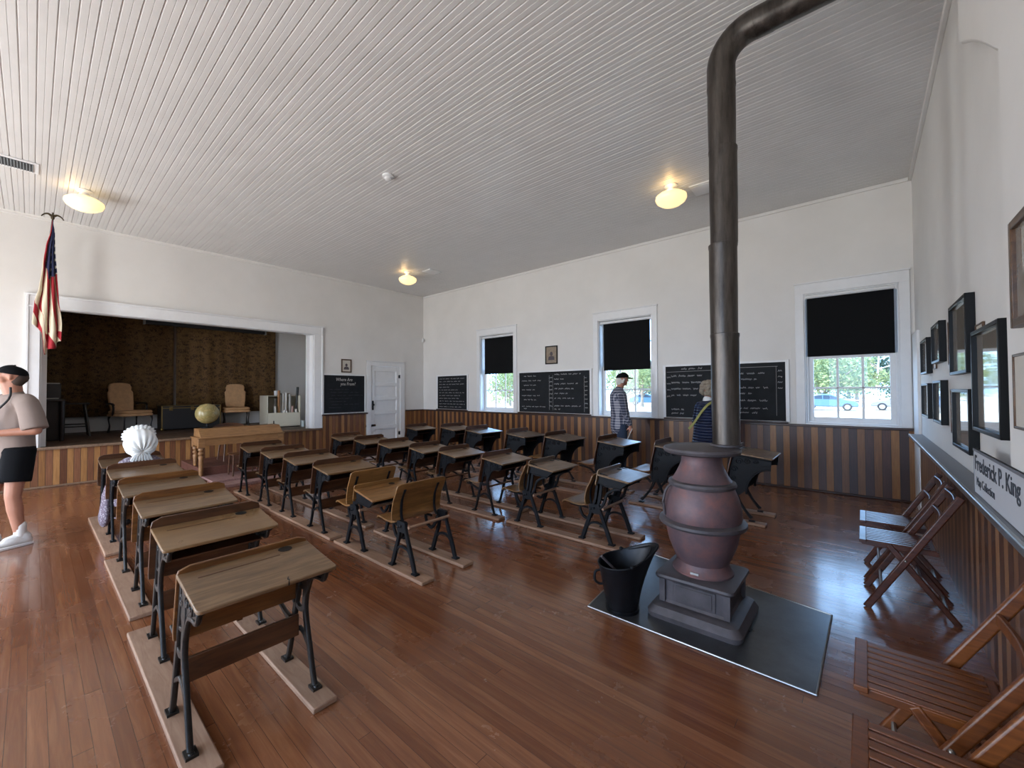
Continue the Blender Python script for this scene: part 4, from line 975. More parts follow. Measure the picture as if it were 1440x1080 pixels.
MB().tube([(-.17, -.2, .18), (-.17, .2, .18)], .012, 8).build('rung', 'darkwood', t); MB().tube([(.16, -.19, .25), (.16, .19, .25)], .012, 8).build('rung', 'darkwood', t)

# ================================================================== teacher's corner
MT['dais'] = wood('faded_red_step_paint', [(.3, '5f3a30'), (.7, '7c5044')], .5)
MT['pink'] = wood('faded_pink_step_edge', [(.3, '8b6a66'), (.7, 'a98883')], .6)
t = thing('low_platform', 'low red-brown stepped platform in front of the stage under the teacher table', 'platform', (0, 0, 0))
MB().box(-8.5, -7.66, 1.95, 3.35, 0, .045).build('lower_step', 'pink', t, bevel=.006)
MB().box(-8.9, -7.98, 1.90, 3.35, .045, .08).build('upper_step', 'pink', t, bevel=.006)
MB().box(-9.88, -8.62, 1.86, 3.35, .08, .22).build('platform_deck', 'dais', t, bevel=.006)
t = thing('teacher_table', 'light oak table with turned legs and slanted top before the stage', 'table', (-8.62, 2.50, .0))
hy = .665
m = MB().box(-.16, .10, -hy, hy, .595, .72)
m.box(-.34, -.16, -hy, hy, .595, .72)
m.build('apron', 'oak', t, bevel=.004)
MB().box(-.38, .13, -hy-.02, hy+.02, .72, .74).build('table_top', 'oak', t, bevel=.006)
m = MB().prism([(.115, .74), (.02, .80), (-.08, .878), (-.36, .878), (-.36, .74)], (0, 0, 0), (1, 0, 0), (0, 0, 1), (0, 1, 0), -hy+.03, hy-.01); m.build('slanted_desk_box', 'oak', t, bevel=.004)
for sx, sy in ((.055, -1), (.055, 1), (-.31, -1), (-.31, 1)):
    y = sy*(hy-.045)
    pr = [(.03, .005 if sx > 0 else .225)]
    zb = .083 if sx > 0 else .224
    m = MB().box(sx-.048, sx+.049, y-.05, y+.05, .56, .719)
    pr = [(.022, zb), (.03, zb+.03), (.034, zb+.1), (.034, .36), (.04, .40), (.036, .42), (.025, .435), (.042, .46), (.042, .48), (.026, .495), (.046, .53), (.04, .56)]
    m.lathe(pr, 18, (sx, y, 0)); m.build('leg', 'oak', t, bevel=.003)
t = thing('desk_globe', 'yellowed terrestrial globe on a dark stand on the teacher table', 'globe', (-8.86, 2.03, .879))
def mk_glb():
    s = NT('aged_globe_map', .25); v = s.co('Generated'); f = s.noise(v, 3.2, 6, .6)
    c = s.ramp(f, [(.42, '94885c'), (.5, '857849'), (.55, 'a28f5e'), (.7, '8a7750')]); s.col(c); return s.m
MT['globe'] = mk_glb()
MB().ball((0, 0, .255), .178, 24).build('globe_ball', 'globe', t)
MB().lathe([(.001, 0), (.085, 0), (.08, .012), (.03, .022), (.014, .05), (.014, .078)], 24).build('stand', 'iron', t)
MB().tube([(.0, .185*math.sin(a), .255-.185*math.cos(a)) for a in [PI*(i/20-.0)*.75 for i in range(21)]], .006, 8, up=(1, 0, 0)).build('meridian_arm', 'iron', t)
t = thing('teacher_chair', 'brown wooden chair behind the teacher table, its curved crest just showing', 'chair', (-9.28, 2.54, .221))
MB().prism(rect_round(-.21, .21, -.22, .22, [.06]*4), (0, 0, 0), (1, 0, 0), (0, 1, 0), (0, 0, 1), .42, .45).build('seat', 'back_brown', t, bevel=.008)
MB().bar([(-.24, -.24, .60), (-.27, -.14, .635), (-.285, 0, .645), (-.27, .14, .635), (-.24, .24, .60)], .02, .08, up=(0, 0, 1)).build('crest_rail', 'back_brown', t)
for y in (-.18, -.09, 0, .09, .18): MB().tube([(-.19, y*.9, .44), (-.26, y*1.1, .62)], .009, 8, up=(0, 1, 0)).build('spindle', 'back_brown', t)
for sx in (-1, 1):
    for sy in (-1, 1): MB().tube([(sx*.15, sy*.16, .43), (sx*.2, sy*.2, 0)], lambda q: .018-.006*q, 10, up=(1, 0, 0)).build('leg', 'back_brown', t)
t = thing('wooden_stool', 'plain brown wooden stool in front of the teacher table on the platform', 'stool', (-8.28, 2.42, .082))
MB().prism(rect_round(-.14, .14, -.2, .2, [.03]*4), (0, 0, 0), (1, 0, 0), (0, 1, 0), (0, 0, 1), .35, .37).build('seat', 'back_brown', t, bevel=.004)
for sx in (-1, 1):
    for sy in (-1, 1): MB().tube([(sx*.11, sy*.17, .35), (sx*.125, sy*.185, 0 if sx < 0 else -.0)], .014, 8, up=(1, 0, 0)).build('leg', 'back_brown', t)
MB().tube([(.118, -.175, .2), (.118, .175, .2)], .009, 8).build('rung', 'back_brown', t)

# ================================================================== flag
t = thing('flag', 'American flag hanging in folds from a staff left of the stage opening', 'flag', (XL+.006, -.02, 2.75))
P0 = Vector((0.035, .125, .42)); P1 = Vector((.62, .20, 1.40))
MB().tube([P0, P1], .011, 10).build('staff', 'darkwood', t)
MB().box(0, .02, .105, .145, .38, .46).limb((.02, .125, .42), P0+(P1-P0)*.05, .014, .014).build('wall_bracket', 'brass', t)
e = MB(); q = P1
e.ball(q+Vector((0, 0, .02)), .022, 10, (1, 1, 1.3)); e.limb(q+Vector((0, 0, .02)), q+Vector((.01, 0, .075)), .018, .01); e.ball(q+Vector((.02, 0, .085)), .012, 8)
for s in (-1, 1):
    e.bar(smooth([q+Vector((0, s*.01, .045)), q+Vector((.0, s*.045, .07)), q+Vector((0, s*.085, .055)), q+Vector((0, s*.115, .015))]), lambda w: .035*(1-w*.7), .012, up=(1, 0, 0), sm=0)
e.build('eagle_finial', plain('dull_bronze', '4a4030', .4, .6), t)
# cloth: a tall gathered sheet hanging from the upper staff; canton on top
def mk_flag():
    s = NT('flag_cloth', .8); uv = s.n('UVMap'); x, y, z = s.sep(uv.outputs[0])
    xx = s.math('MULTIPLY_ADD', s.math('MAXIMUM', s.math('SUBTRACT', y, .35), 0.0), -.35, x)
    low = s.math('GREATER_THAN', s.math('MULTIPLY_ADD', x, -.12, y), .80)
    q2 = s.math('FLOORED_MODULO', s.math('FLOOR', s.math('MULTIPLY_ADD', x, 5.0, s.math('MULTIPLY', y, -9.0))), 2.0)
    st = s.math('FLOORED_MODULO', s.math('FLOOR', s.math('MULTIPLY_ADD', xx, 7.0, 14.0)), 2.0)
    st = s.math('ADD', s.math('MULTIPLY', st, s.math('SUBTRACT', 1.0, low)), s.math('MULTIPLY', q2, low))
    c = s.mix(st, '9c1c28', 'd9cdb2')
    cant = s.math('MULTIPLY', s.math('GREATER_THAN', x, .18), s.math('LESS_THAN', y, .44))
    sx = s.math('MULTIPLY', s.math('SUBTRACT', s.math('FRACT', s.math('MULTIPLY', x, 2.6)), .5), 1.2); sy = s.math('SUBTRACT', s.math('FRACT', s.math('MULTIPLY', y, 17.0)), .5)
    d = s.math('SQRT', s.math('ADD', s.math('MULTIPLY', sx, sx), s.math('MULTIPLY', sy, sy)))
    star = s.math('LESS_THAN', d, .2)
    blue = s.mix(star, '232a4d', 'cfcabc'); c = s.mix(cant, c, blue); s.col(c); return s.m
MT['flagc'] = mk_flag()
NU, NV = 84, 60; vs_ = []; uvs = []
def lerp_tab(tab, v):
    for (a, p), (b, q) in zip(tab, tab[1:]):
        if v <= b: k = (v-a)/(b-a+1e-9); k = k*k*(3-2*k)*.5+k*.5; return p+(q-p)*k
    return tab[-1][1]
Lt = [(0, .178), (.1, .165), (.25, .118), (.45, .085), (.65, .055), (.8, .01), (1, -.01)]
Rt = [(0, .182), (.1, .205), (.25, .212), (.45, .235), (.65, .255), (.85, .29), (1, .285)]
Bt = [(0, 1.62), (.22, 1.68), (.33, 1.74), (.38, 2.06), (.55, 2.02), (.8, 1.94), (1, 1.86)]
for j in range(NV+1):
    v = j/NV
    for i in range(NU+1):
        u = i/NU
        y_ = lerp_tab(Lt, v)+(lerp_tab(Rt, v)-lerp_tab(Lt, v))*(u+.05*math.sin(u*PI*6)*v)
        fold = math.sin(u*PI*6+.5+v*.8)*(.010+.035*v)+.012*math.sin(u*15+v*5)*v
        x_ = .615-.02*v+fold
        z_ = 1.38-(lerp_tab(Bt, u))*v*.985-.02*math.sin(u*PI*6)*v
        vs_.append((x_, y_+.02, z_)); uvs.append((u, v))
fs = [(j*(NU+1)+i, j*(NU+1)+i+1, (j+1)*(NU+1)+i+1, (j+1)*(NU+1)+i) for j in range(NV) for i in range(NU)]
m = MB(); m.add(vs_, fs); fo = m.build('cloth', 'flagc', t, smooth=70)
ul = fo.data.uv_layers.new(name='UVMap')
for lp in fo.data.loops: ul.data[lp.index].uv = uvs[lp.vertex_index]
q = fo.modifiers.new('s', 'SOLIDIFY'); q.thickness = .003

# ================================================================== folding chairs along the picture wall
def folding(mat):
    """faces -x; origin on the floor under the seat middle"""
    t = thing('folding_chair', '', 'chair')
    w = .205
    for s in (-1, 1):
        y = s*w
        MB().bar([(-.20, y, .0), (.26, y, .82)], .042, .022, sm=0).build('leg', mat, t, bevel=.003)
        MB().bar([(.245, y*.82, .0), (-.08, y*.82, .44)], .036, .02, sm=0).build('leg', mat, t, bevel=.003)
        MB().box(-.22, .16, s*(w-.045)-.012, s*(w-.045)+.012, .415, .445).build('seat_rail', mat, t, bevel=.003)
    MB().box(-.235, -.195, -w+.02, w-.02, .432, .452).build('seat_cross_rail', mat, t, bevel=.003); MB().box(.12, .15, -w+.04, w-.04, .432, .45).build('seat_cross_rail', mat, t, bevel=.003)
    n = 8
    for k in range(n):
        y = -w+.05+(2*w-.1)*k/(n-1); MB().box(-.197, .125, y-.0165, y+.0165, .443, .453).build('seat_slat', mat, t, bevel=.003)
    for z, h_ in ((.775, .06), (.66, .045)):
        x = -.20+.46*z/.82; m = MB(); m.bar([(x, -w+.01, z), (x+.012, 0, z), (x, w-.01, z)], .016, h_, up=(0, 0, 1)); m.build('back_rail', mat, t)
    MB().tube([(-.12, -w, .14), (-.12, w, .14)], .009, 8).build('front_rod', 'steel_edge', t)
    MB().tube([(.2, -w*.8, .06), (.2, w*.8, .06)], .009, 8).build('rear_rod', 'steel_edge', t)
    MB().box(.07, .085, -w*.8, w*.8, .20, .24).build('stretcher', mat, t, bevel=.003)
    for s in (-1, 1): MB().ball((.0, s*(w+.012), .365), .009, 8).build('pivot_bolt', 'steel_edge', t)
    return t
fr = folding('redwood'); fa = folding('amber')
for src, y, lb in ((fr, 4.53, 'reddish folding chair farthest along the picture wall'), (None, 3.98, 'reddish folding chair standing close in front of the farthest one'), (fa, 2.10, 'brown slatted folding chair near the bottom right corner, fully seated in view'), (1, 1.56, 'brown folding chair cut off by the bottom right corner')):
    o = src if (src and src != 1) else copy_tree(fr if src is None else fa)
    o.location = (.19, y, 0); o['label'] = lb; o['group'] = 'folding chairs along the picture wall'
    if src is None: o.location = (.19, y, 0)
# ================================================================== people
MT['skin'] = plain('skin', 'a9765f', .5, nz=.05, sc=30)
MT['skin_older'] = plain('skin_ruddy', 'b07a64', .5, nz=.08, sc=30)
MT['white_hair'] = plain('white_hair', 'c9c5bd', .8, nz=.1, sc=60, bump=.5)
MT['brown_hair'] = plain('short_brown_hair', '3a2a20', .8)
MT['cap'+'cloth'] = plain('black_cap_cloth', '0f1012', .9, spec=.15)
MT['tee'] = plain('taupe_tee_cotton', '83736a', .85, nz=.05, sc=10)
MT['shorts'] = plain('black_shorts_cloth', '0d0e11', .9, spec=.15)
MT['sock'] = plain('white_sock', 'dcdad6', .85)
MT['shoe'] = plain('white_running_shoe', 'd8d8d6', .6, nz=.1, sc=25)
MT['jeans'] = plain('blue_jeans', '27364d', .8, nz=.15, sc=40)
MT['eye'] = plain('dark_eye', '1c1512', .3)
def hand(m, wrist, d, pd, curl=.5, side=1, sc=1.0):
    """palm + five bent fingers; d: direction of the fingers, pd: palm normal"""
    w = Vector(wrist); d = Vector(d).normalized(); pd = Vector(pd); pd = (pd-d*pd.dot(d)).normalized(); s = d.cross(pd)*side
    m.limb(w, w+d*.045*sc, .024*sc, .03*sc, .55, s); m.limb(w+d*.045*sc, w+d*.078*sc, .034*sc, .034*sc, .42, s)
    for k, (o, L) in enumerate(((-.027, .062), (-.009, .074), (.009, .08), (.026, .07))):
        p = w+d*.085*sc+s*o*sc; a = curl*.5
        for seg, f in enumerate((.45, .32, .25)):
            dd = (d*math.cos(a)+pd*math.sin(a)); q = p+dd*L*f*sc; m.limb(p, q, (.0088-.001*seg)*sc, (.0082-.001*seg)*sc, 1, s, 10); p = q; a += curl*.9
    p = w+d*.025*sc+s*.028*sc; q = p+(d*.6+s*.7+pd*.35).normalized()*.038*sc; m.limb(p, q, .0115*sc, .010*sc, 1, pd, 10); r = q+(d*.9+s*.15+pd*.5).normalized()*.032*sc; m.limb(q, r, .0095*sc, .008*sc, 1, pd, 10)
def head(m, c, hd, sc=1.0):
    """c: centre of the skull; hd: facing direction"""
    f = Vector(hd).normalized(); up = (Vector((0, 0, 1))-f*f.z).normalized(); s = up.cross(f); c = Vector(c)
    P = lambda a, b, h: c+f*a*sc+s*b*sc+up*h*sc
    m.limb(P(-.012, 0, .02), P(.015, 0, .022), .088*sc, .083*sc, .88, up)
    m.limb(P(.028, 0, -.01), P(.042, 0, -.06), .066*sc, .042*sc, .9, f)
    m.limb(P(.05, 0, -.085), P(.058, 0, -.088), .026*sc, .022*sc, 1, s)
    m.limb(P(.088, 0, .012), P(.108, 0, -.022), .010*sc, .014*sc, .9, s)        # nose
    m.limb(P(.078, -.028, .03), P(.078, .028, .03), .014*sc, .014*sc, .8, up)    # brow
    m.limb(P(.082, -.018, -.055), P(.082, .018, -.055), .009*sc, .009*sc, .8, up)  # lips
    for q in (-1, 1):
        m.limb(P(-.005, q*.08, .012), P(-.008, q*.084, -.022), .017*sc, .012*sc, .5, f)   # ears
        m.limb(P(.055, q*.045, -.02), P(.045, q*.045, -.035), .028*sc, .026*sc, 1, up)   # cheeks
    return P
def eyes(P, par, sc=1):
    for q in (-1, 1): MB().ball(P(.078, q*.03, .008), .011*sc, 8).build('eye', 'eye', par)
def cap_mesh(P, sc=1.0, bill=True):
    m = MB(); f = (P(1, 0, 0)-P(0, 0, 0)).normalized(); up = (P(0, 0, 1)-P(0, 0, 0)).normalized(); s = up.cross(f); c = P(0, 0, .035)
    lv = []; n = 24
    vs_ = []
    for i in range(9):
        a = PI/2*i/8; r = math.cos(a); h = math.sin(a)
        for k in range(n):
            b = 2*PI*k/n; vs_.append(c+f*(.108*r*math.cos(b))*sc+s*(.094*r*math.sin(b))*sc+up*(.088*h-.005+.006*math.cos(b))*sc)
    m.add(vs_, [(i*n+k, i*n+(k+1) % n, (i+1)*n+(k+1) % n, (i+1)*n+k) for i in range(8) for k in range(n)]+[tuple(range(n-1, -1, -1))])
    pts = [(.085, -.078), (.13, -.07), (.165, -.045), (.178, 0), (.165, .045), (.13, .07), (.085, .078)]
    o = len(m.v); N = len(pts)
    for dz in (.008, -.002):
        for a, b in pts: m.v.append(tuple(c+f*a*sc+s*b*sc+up*(dz-.02*(a-.085)/.09-.12*b*b/.07)*sc))
    m.f += [tuple(o+i for i in range(N)), tuple(o+N+i for i in range(N-1, -1, -1))]+[(o+i, o+N+i, o+N+(i+1) % N, o+(i+1) % N) for i in range(N)]; m.mi += [0]*(N+2)
    m.ball(c+up*.085*sc, .007*sc, 6)
    return m
def shoe(m, ank, toe, sole=False):
    a = Vector(ank); d = Vector(toe)-a; d.z = 0; d.normalize(); s = Vector((-d.y, d.x, 0)); g = 0
    m.limb((a.x-d.x*.04, a.y-d.y*.04, .050+g), (a.x+d.x*.06, a.y+d.y*.06, .058+g), .047, .050, .95, s)
    m.limb((a.x+d.x*.05, a.y+d.y*.05, .055+g), (a.x+d.x*.175, a.y+d.y*.175, .040+g), .052, .038, .8, s)
    m.limb((a.x-d.x*.035, a.y-d.y*.035, .08), (a.x-d.x*.01, a.y-d.y*.01, .115), .046, .042, 1, s)
    m.limb((a.x+d.x*.02, a.y+d.y*.02, .085), (a.x+d.x*.085, a.y+d.y*.085, .075), .042, .036, 1, s)
# ---- young man with the camera at the left edge
t = thing('person', 'person in taupe tee, black shorts and black cap holding a camera, left edge', 'person', (-6.46, -.11, 0), math.radians(-66))
HC_ = Vector((.02, 0, 1.665)); b = MB()
hdir = (math.cos(math.radians(-38)), math.sin(math.radians(-38)), .15)
P = head(b, HC_, hdir)
b.limb((0, 0, 1.44), (.015, 0, 1.6), .066, .062); b.limb((.02, 0, 1.5), P(.03, 0, -.05), .06, .055)
b.limb((0, -.13, 1.43), (0, .13, 1.43), .07, .07, .8, (1, 0, 0)); b.limb((0, 0, 1.35), (0, 0, 1.05), .14, .125, .75, (0, 1, 0)); b.limb((0, 0, 1.05), (0, 0, .93), .13, .145, .75, (0, 1, 0))
for s in (1, -1):
    sh, el, wr = Vector((0, s*.2, 1.42)), Vector((-.02, s*.30, 1.14)), Vector((.245, s*.10, 1.12+.02*(s < 0)))
    b.limb(sh, el, .056, .043); b.limb(el, wr, .045, .027); hand(b, wr, (.12, -s*.09, .02), (0, -s*.6, .5), .55, s)
    hip = Vector((0, s*.095, .92)); kn = Vector((.05 if s > 0 else .14, s*.11, .50)); an = Vector((-.0 if s > 0 else .0, s*.12 if s > 0 else -.15, .10))
    if s < 0: kn = Vector((.12, -.12, .49)); an = Vector((.10, -.14, .10))
    b.limb(hip, kn, .092, .058); b.limb(kn, kn+(an-kn)*.35, .056, .058); b.limb(kn+(an-kn)*.3, an, .058, .036); b.limb(an, (an.x+.13, an.y, .035), .036, .03)
b.build('body', 'skin', t, remesh=.009, smit=3)
eyes(P, t)
m = MB()
m.limb((0, -.15, 1.425), (0, .15, 1.425), .09, .09, .85, (1, 0, 0)); m.limb((.005, 0, 1.36), (.0, 0, 1.06), .165, .175, .76, (0, 1, 0))
for za, zb, ra, rb in ((1.3, 1.08, .165, .172), (1.08, .86, .172, .185)):
    m.sweep([(0, 0, za), (0, 0, zb)], lambda i, q, ra=ra, rb=rb: [((ra+(rb-ra)*q)*math.cos(2*PI*k/24), (ra+(rb-ra)*q)*.78*math.sin(2*PI*k/24)) for k in range(24)], up=(1, 0, 0))
for s in (1, -1): m.limb((0, s*.17, 1.42), (0, s*.205, 1.405), .085, .08); m.tube([(0, s*.19, 1.42), (-.01, s*.245, 1.30), (-.018, s*.292, 1.15)], lambda q: .082+.014*q, 20, up=(1, 0, 0))
m.limb((.0, 0, 1.46), (.0, 0, 1.49), .085, .07)
tee = m.build('tee_shirt', 'tee', t, remesh=.011, smit=4)
m = MB()
for s in (1, -1): m.tube([(0, s*.085, .95), (.02, s*.10, .8), ((.045 if s > 0 else .09), s*.118, .635)], lambda q: .118-.003*q, 24, up=(0, 1, 0))
m.limb((0, -.06, .93), (0, .06, .93), .13, .13, .9, (1, 0, 0)); m.build('shorts', 'shorts', t, remesh=.011, smit=4)
for s, an in ((1, (0, .12)), (-1, (.10, -.14))):
    m = MB(); m.limb((an[0], an[1], .11), (an[0], an[1], .20), .043, .047); m.build('sock', 'sock', t)
    m = MB(); shoe(m, (an[0], an[1], 0), (an[0]+.3, an[1]-.02*s, 0)); so_ = m.build('shoe', 'shoe', t, remesh=.007, smit=3)
    m = MB(); m.prism([(-.085, -.035), (-.05, -.042), (.08, -.045), (.17, -.042), (.205, -.015), (.205, .015), (.17, .042), (.08, .045), (-.05, .042), (-.085, .035)], (an[0], an[1], 0), (1, 0, 0), (0, 1, 0), (0, 0, 1), .0, .028); m.build('sole', 'trim', so_, bevel=.006)
cap_mesh(P).build('cap', 'capcloth', t, smooth=60)
m = MB(); m.limb(P(-.045, 0, -.0), P(-.03, 0, -.045), .072, .06, .95, (0, 1, 0)); m.build('hair', 'brown_hair', t)
m = MB().tube(smooth([P(-.03, .09, -.10), (.10, .14, 1.45), (.19, .09, 1.30), (.24, .03, 1.19)]), .009, 8).tube(smooth([(.0, -.10, 1.50), (.10, -.11, 1.42), (.17, -.06, 1.3), (.25, -.01, 1.19)]), .009, 8); m.build('camera_strap', 'black', t)
m = MB(); 
c = thing('camera', 'black camera held at the waist by the person at the left edge', 'camera', (-6.46, -.11, 0), math.radians(-66))
MB().box(.30, .36, -.06, .06, 1.12, 1.20).build('camera_body', 'black', c, bevel=.01)
MB().lathe([(.001, 0), (.034, 0), (.034, .06), (.03, .065), (.001, .06)], 20, (.36, 0, 1.16), 'X').build('lens', 'iron', c)

# ---- older man in checked shirt
def mk_plaid():
    s = NT('checked_shirt_cloth', .85); x, y, z = s.sep(s.co())
    def st(v, k): return s.math('GREATER_THAN', s.math('FRACT', s.math('MULTIPLY', v, k)), .68)
    a = st(s.math('ADD', x, s.math('MULTIPLY', y, 1.0)), 22); b = st(z, 22)
    f = s.math('MULTIPLY', s.math('ADD', a, b), .5); s.col(s.ramp(f, [(0, '353a4c'), (.5, '7c7d8b'), (1, 'b3b1b4')])); return s.m
MT['plaid'] = mk_plaid()
t = thing('person', 'older person in a checked shirt and dark cap standing by the middle window', 'person', (-3.27, 6.72, 0), math.radians(48))
HCc = Vector((.06, 0, 1.70)); b = MB(); P = head(b, HCc, (1, -.05, .0))
b.limb((-.03, 0, 1.47), (.04, 0, 1.63), .065, .058)
b.limb((-.02, -.13, 1.44), (-.02, .13, 1.44), .07, .07, .85, (1, 0, 0)); b.limb((-.02, 0, 1.38), (0.01, 0, 1.0), .15, .15, .8, (0, 1, 0)); b.limb((0.01, 0, 1.0), (0, 0, .92), .14, .14, .8, (0, 1, 0))
for s in (1, -1):
    sh, el, wr = Vector((-.03, s*.19, 1.41)), Vector((.0, s*.23, 1.12)), Vector((.10, s*.22, .90))
    b.limb(sh, el, .055, .043); b.limb(el, wr, .042, .028); hand(b, wr, (.12, 0, -.9), (.2, -s, 0), .6, s)
    b.limb((0, s*.09, .92), (.02, s*.10, .5), .085, .06); b.limb((.02, s*.10, .5), (-.01, s*.10, .1), .058, .04); b.limb((-.01, s*.10, .06), (.13, s*.10, .035), .04, .032)
b.build('body', 'skin_older', t, remesh=.010, smit=3); eyes(P, t)
m = MB(); m.limb((-.03, -.14, 1.43), (-.03, .14, 1.43), .085, .085, .9, (1, 0, 0)); m.limb((-.02, 0, 1.38), (.01, 0, 1.05), .175, .185, .85, (0, 1, 0)); m.limb((.01, 0, 1.1), (.0, 0, .88), .185, .185, .85, (0, 1, 0))
for s in (1, -1): m.limb((-.03, s*.19, 1.41), (0, s*.235, 1.12), .068, .056); m.limb((0, s*.235, 1.12), (.085, s*.223, .94), .056, .045)
m.limb((-.03, 0, 1.48), (-.0, 0, 1.53), .085, .07); m.build('checked_shirt', 'plaid', t, remesh=.011, smit=4)
m = MB(); m.limb((0, -.05, .92), (0, .05, .92), .13, .13, .95, (1, 0, 0))
for s in (1, -1): m.limb((0, s*.09, .9), (.02, s*.10, .5), .10, .075); m.limb((.02, s*.1, .5), (-.01, s*.1, .09), .075, .062)
m.build('jeans', 'jeans', t, remesh=.012, smit=4)
for s in (1, -1): m = MB(); shoe(m, (-.01, s*.1, 0), (.3, s*.1, 0)); m.build('shoe', 'black', t, remesh=.009, smit=3)
cap_mesh(P, 1.05).build('cap', 'capcloth', t, smooth=60)
m = MB(); m.limb(P(-.05, 0, -.005), P(-.055, 0, -.06), .07, .058, 1, (0, 1, 0)); m.limb(P(-.0, -.078, -.005), P(-.02, -.075, -.05), .02, .018); m.limb(P(-.0, .078, -.005), P(-.02, .075, -.05), .02, .018); m.build('white_hair', 'white_hair', t, remesh=.008, smit=2)
o = MB().box(-.001, .001, -.05, .05, -.26, 0).build('folded_paper', 'roll_w', loc=(-2.985, 6.60, .86)); o.rotation_euler = (0, math.radians(24), math.radians(30)); tag(o, 'white folded paper in the hand of the person in the checked shirt', 'paper')

# ---- person in quilted navy coat
def mk_puff():
    s = NT('navy_quilted_nylon', .4); x, y, z = s.sep(s.co()); h = s.math('ABSOLUTE', s.math('SINE', s.math('MULTIPLY', z, 75)))
    s.b.inputs['Base Color'].default_value = lin('1a2440'); s.bump(h, .9, .02); return s.m
MT['puffer'] = mk_puff()
t = thing('person', 'person with curly grey-blond hair in a navy quilted coat facing the blackboard', 'person', (-1.79, 6.60, 0), math.radians(75))
b = MB(); P = head(b, (.03, 0, 1.515), (1, -.15, .05), .95)
b.limb((0, 0, 1.28), (.02, 0, 1.44), .055, .05); b.limb((0, -.09, 1.27), (0, .09, 1.27), .06, .06, .85, (1, 0, 0)); b.limb((0, 0, 1.2), (0, 0, .9), .12, .14, .8, (0, 1, 0))
for s in (1, -1):
    b.limb((0, s*.13, 1.25), (.03, s*.20, 1.0), .045, .038); b.limb((.03, s*.20, 1.0), (.14, s*.20, .82), .036, .026); hand(b, (.14, s*.20, .82), (.4, 0, -.8), (.2, -s, 0), .6, s, .95)
    b.limb((0, s*.085, .85), (.02, s*.09, .46), .085, .055); b.limb((.02, s*.09, .46), (0, s*.09, .09), .052, .038); b.limb((0, s*.09, .05), (.12, s*.09, .03), .036, .028)
b.build('body', 'skin', t, remesh=.010, smit=3); eyes(P, t, .95)
m = MB(); m.limb((0, -.10, 1.27), (0, .10, 1.27), .08, .08, .9, (1, 0, 0)); m.limb((0, 0, 1.22), (0, 0, .95), .15, .19, .85, (0, 1, 0)); m.limb((0, 0, .95), (0, 0, .68), .20, .235, .85, (0, 1, 0))
for s in (1, -1): m.limb((0, s*.14, 1.25), (.03, s*.205, 1.0), .06, .06); m.limb((.03, s*.205, 1.0), (.13, s*.20, .84), .058, .05)
m.build('quilted_coat', 'puffer', t, remesh=.011, smit=4)
MB().bar(smooth([(.02, -.13, 1.35), (-.12, -.09, 1.30), (-.165, .0, 1.18), (-.19, .10, 1.02), (-.19, .19, .92)]), .035, .008, up=(1, 0, 0), sm=0).build('shoulder_strap', plain('olive_yellow_strap', '8c8a4c', .7), t)
rr = random.Random(3); m = MB()
for k in range(70):
    a = rr.uniform(0, 2*PI); e_ = rr.uniform(-.75, 1.3); rad = .105
    px_, py_, pz_ = -rad*math.cos(e_)*abs(math.cos(a)) if rr.random() < .75 else rad*.5*math.cos(a), rad*math.cos(e_)*math.sin(a), rad*math.sin(e_)
    m.ball(P(px_-.005, py_*1.0, pz_+.02-(.02 if pz_ < 0 else 0)), rr.uniform(.022, .036), 6)
m.build('curly_hair', plain('grey_blond_hair', '8d8273', .8, nz=.3, sc=80, bump=.8), t, remesh=.007, smit=1)
m = MB().limb((0, 0, 1.345), (0, 0, 1.36), .068, .062); m.build('white_collar', 'trim', t)
for s in (1, -1):
    m = MB(); m.limb((0, s*.09, .72), (0, s*.09, .1), .085, .055); m.build('trouser_leg', 'black', t); m = MB(); shoe(m, (0, s*.09, 0), (.3, s*.09, 0)); m.build('shoe', 'black', t, remesh=.009, smit=3)

# ---- seated child in white bonnet
def mk_print():
    s = NT('printed_dress_cloth', .85); v = s.co(); vo = s.n('TexVoronoi'); vo.inputs['Scale'].default_value = 55; s.l(v, vo.inputs['Vector'])
    s.col(s.ramp(vo.outputs['Distance'], [(.2, 'b0aab2'), (.45, '6b5f6c')])); return s.m
MT['dressprint'] = mk_print()
cxx = -6.10
t = thing('person', 'seated child-size figure in a white ruffled bonnet and printed dress, seen from behind', 'person', (cxx, .79, 0), PI)
b = MB(); SZT = .415
P = head(b, (.0, 0, .925), (1, 0, -.05), .86)
b.limb((0, 0, .76), (0, 0, .87), .042, .04); b.limb((0, -.08, .745), (0, .08, .745), .05, .05); b.limb((0, 0, .70), (0, 0, .50), .10, .11, .8, (0, 1, 0))
for s in (1, -1):
    b.limb((0, s*.12, .73), (.06, s*.17, .56), .036, .03); b.limb((.06, s*.17, .56), (.22, s*.10, .56), .03, .02); hand(b, (.22, s*.10, .56), (1, -s*.3, -.1), (0, 0, -1), .5, s, .75)
    b.limb((0, s*.07, .49), (.27, s*.08, .47), .07, .05); b.limb((.27, s*.08, .47), (.27, s*.08, .12), .045, .03); b.limb((.27, s*.08, .09), (.37, s*.08, .07), .03, .025)
b.build('body', 'skin', t, remesh=.008, smit=3); eyes(P, t, .86)
m = MB(); m.limb((0, -.095, .74), (0, .095, .74), .066, .066); m.limb((0, 0, .70), (0, 0, .52), .115, .13, .85, (0, 1, 0))
for s in (1, -1): m.limb((0, s*.13, .725), (.06, s*.18, .56), .058, .05); m.limb((.06, s*.18, .56), (.19, s*.11, .56), .048, .03)
m.limb((0, 0, .49), (.25, 0, .49), .10, .10, 1.7, (0, 0, 1)); m.limb((.25, -.08, .45), (.27, -.09, .2), .10, .13); m.limb((.25, .08, .45), (.27, .09, .2), .10, .13)
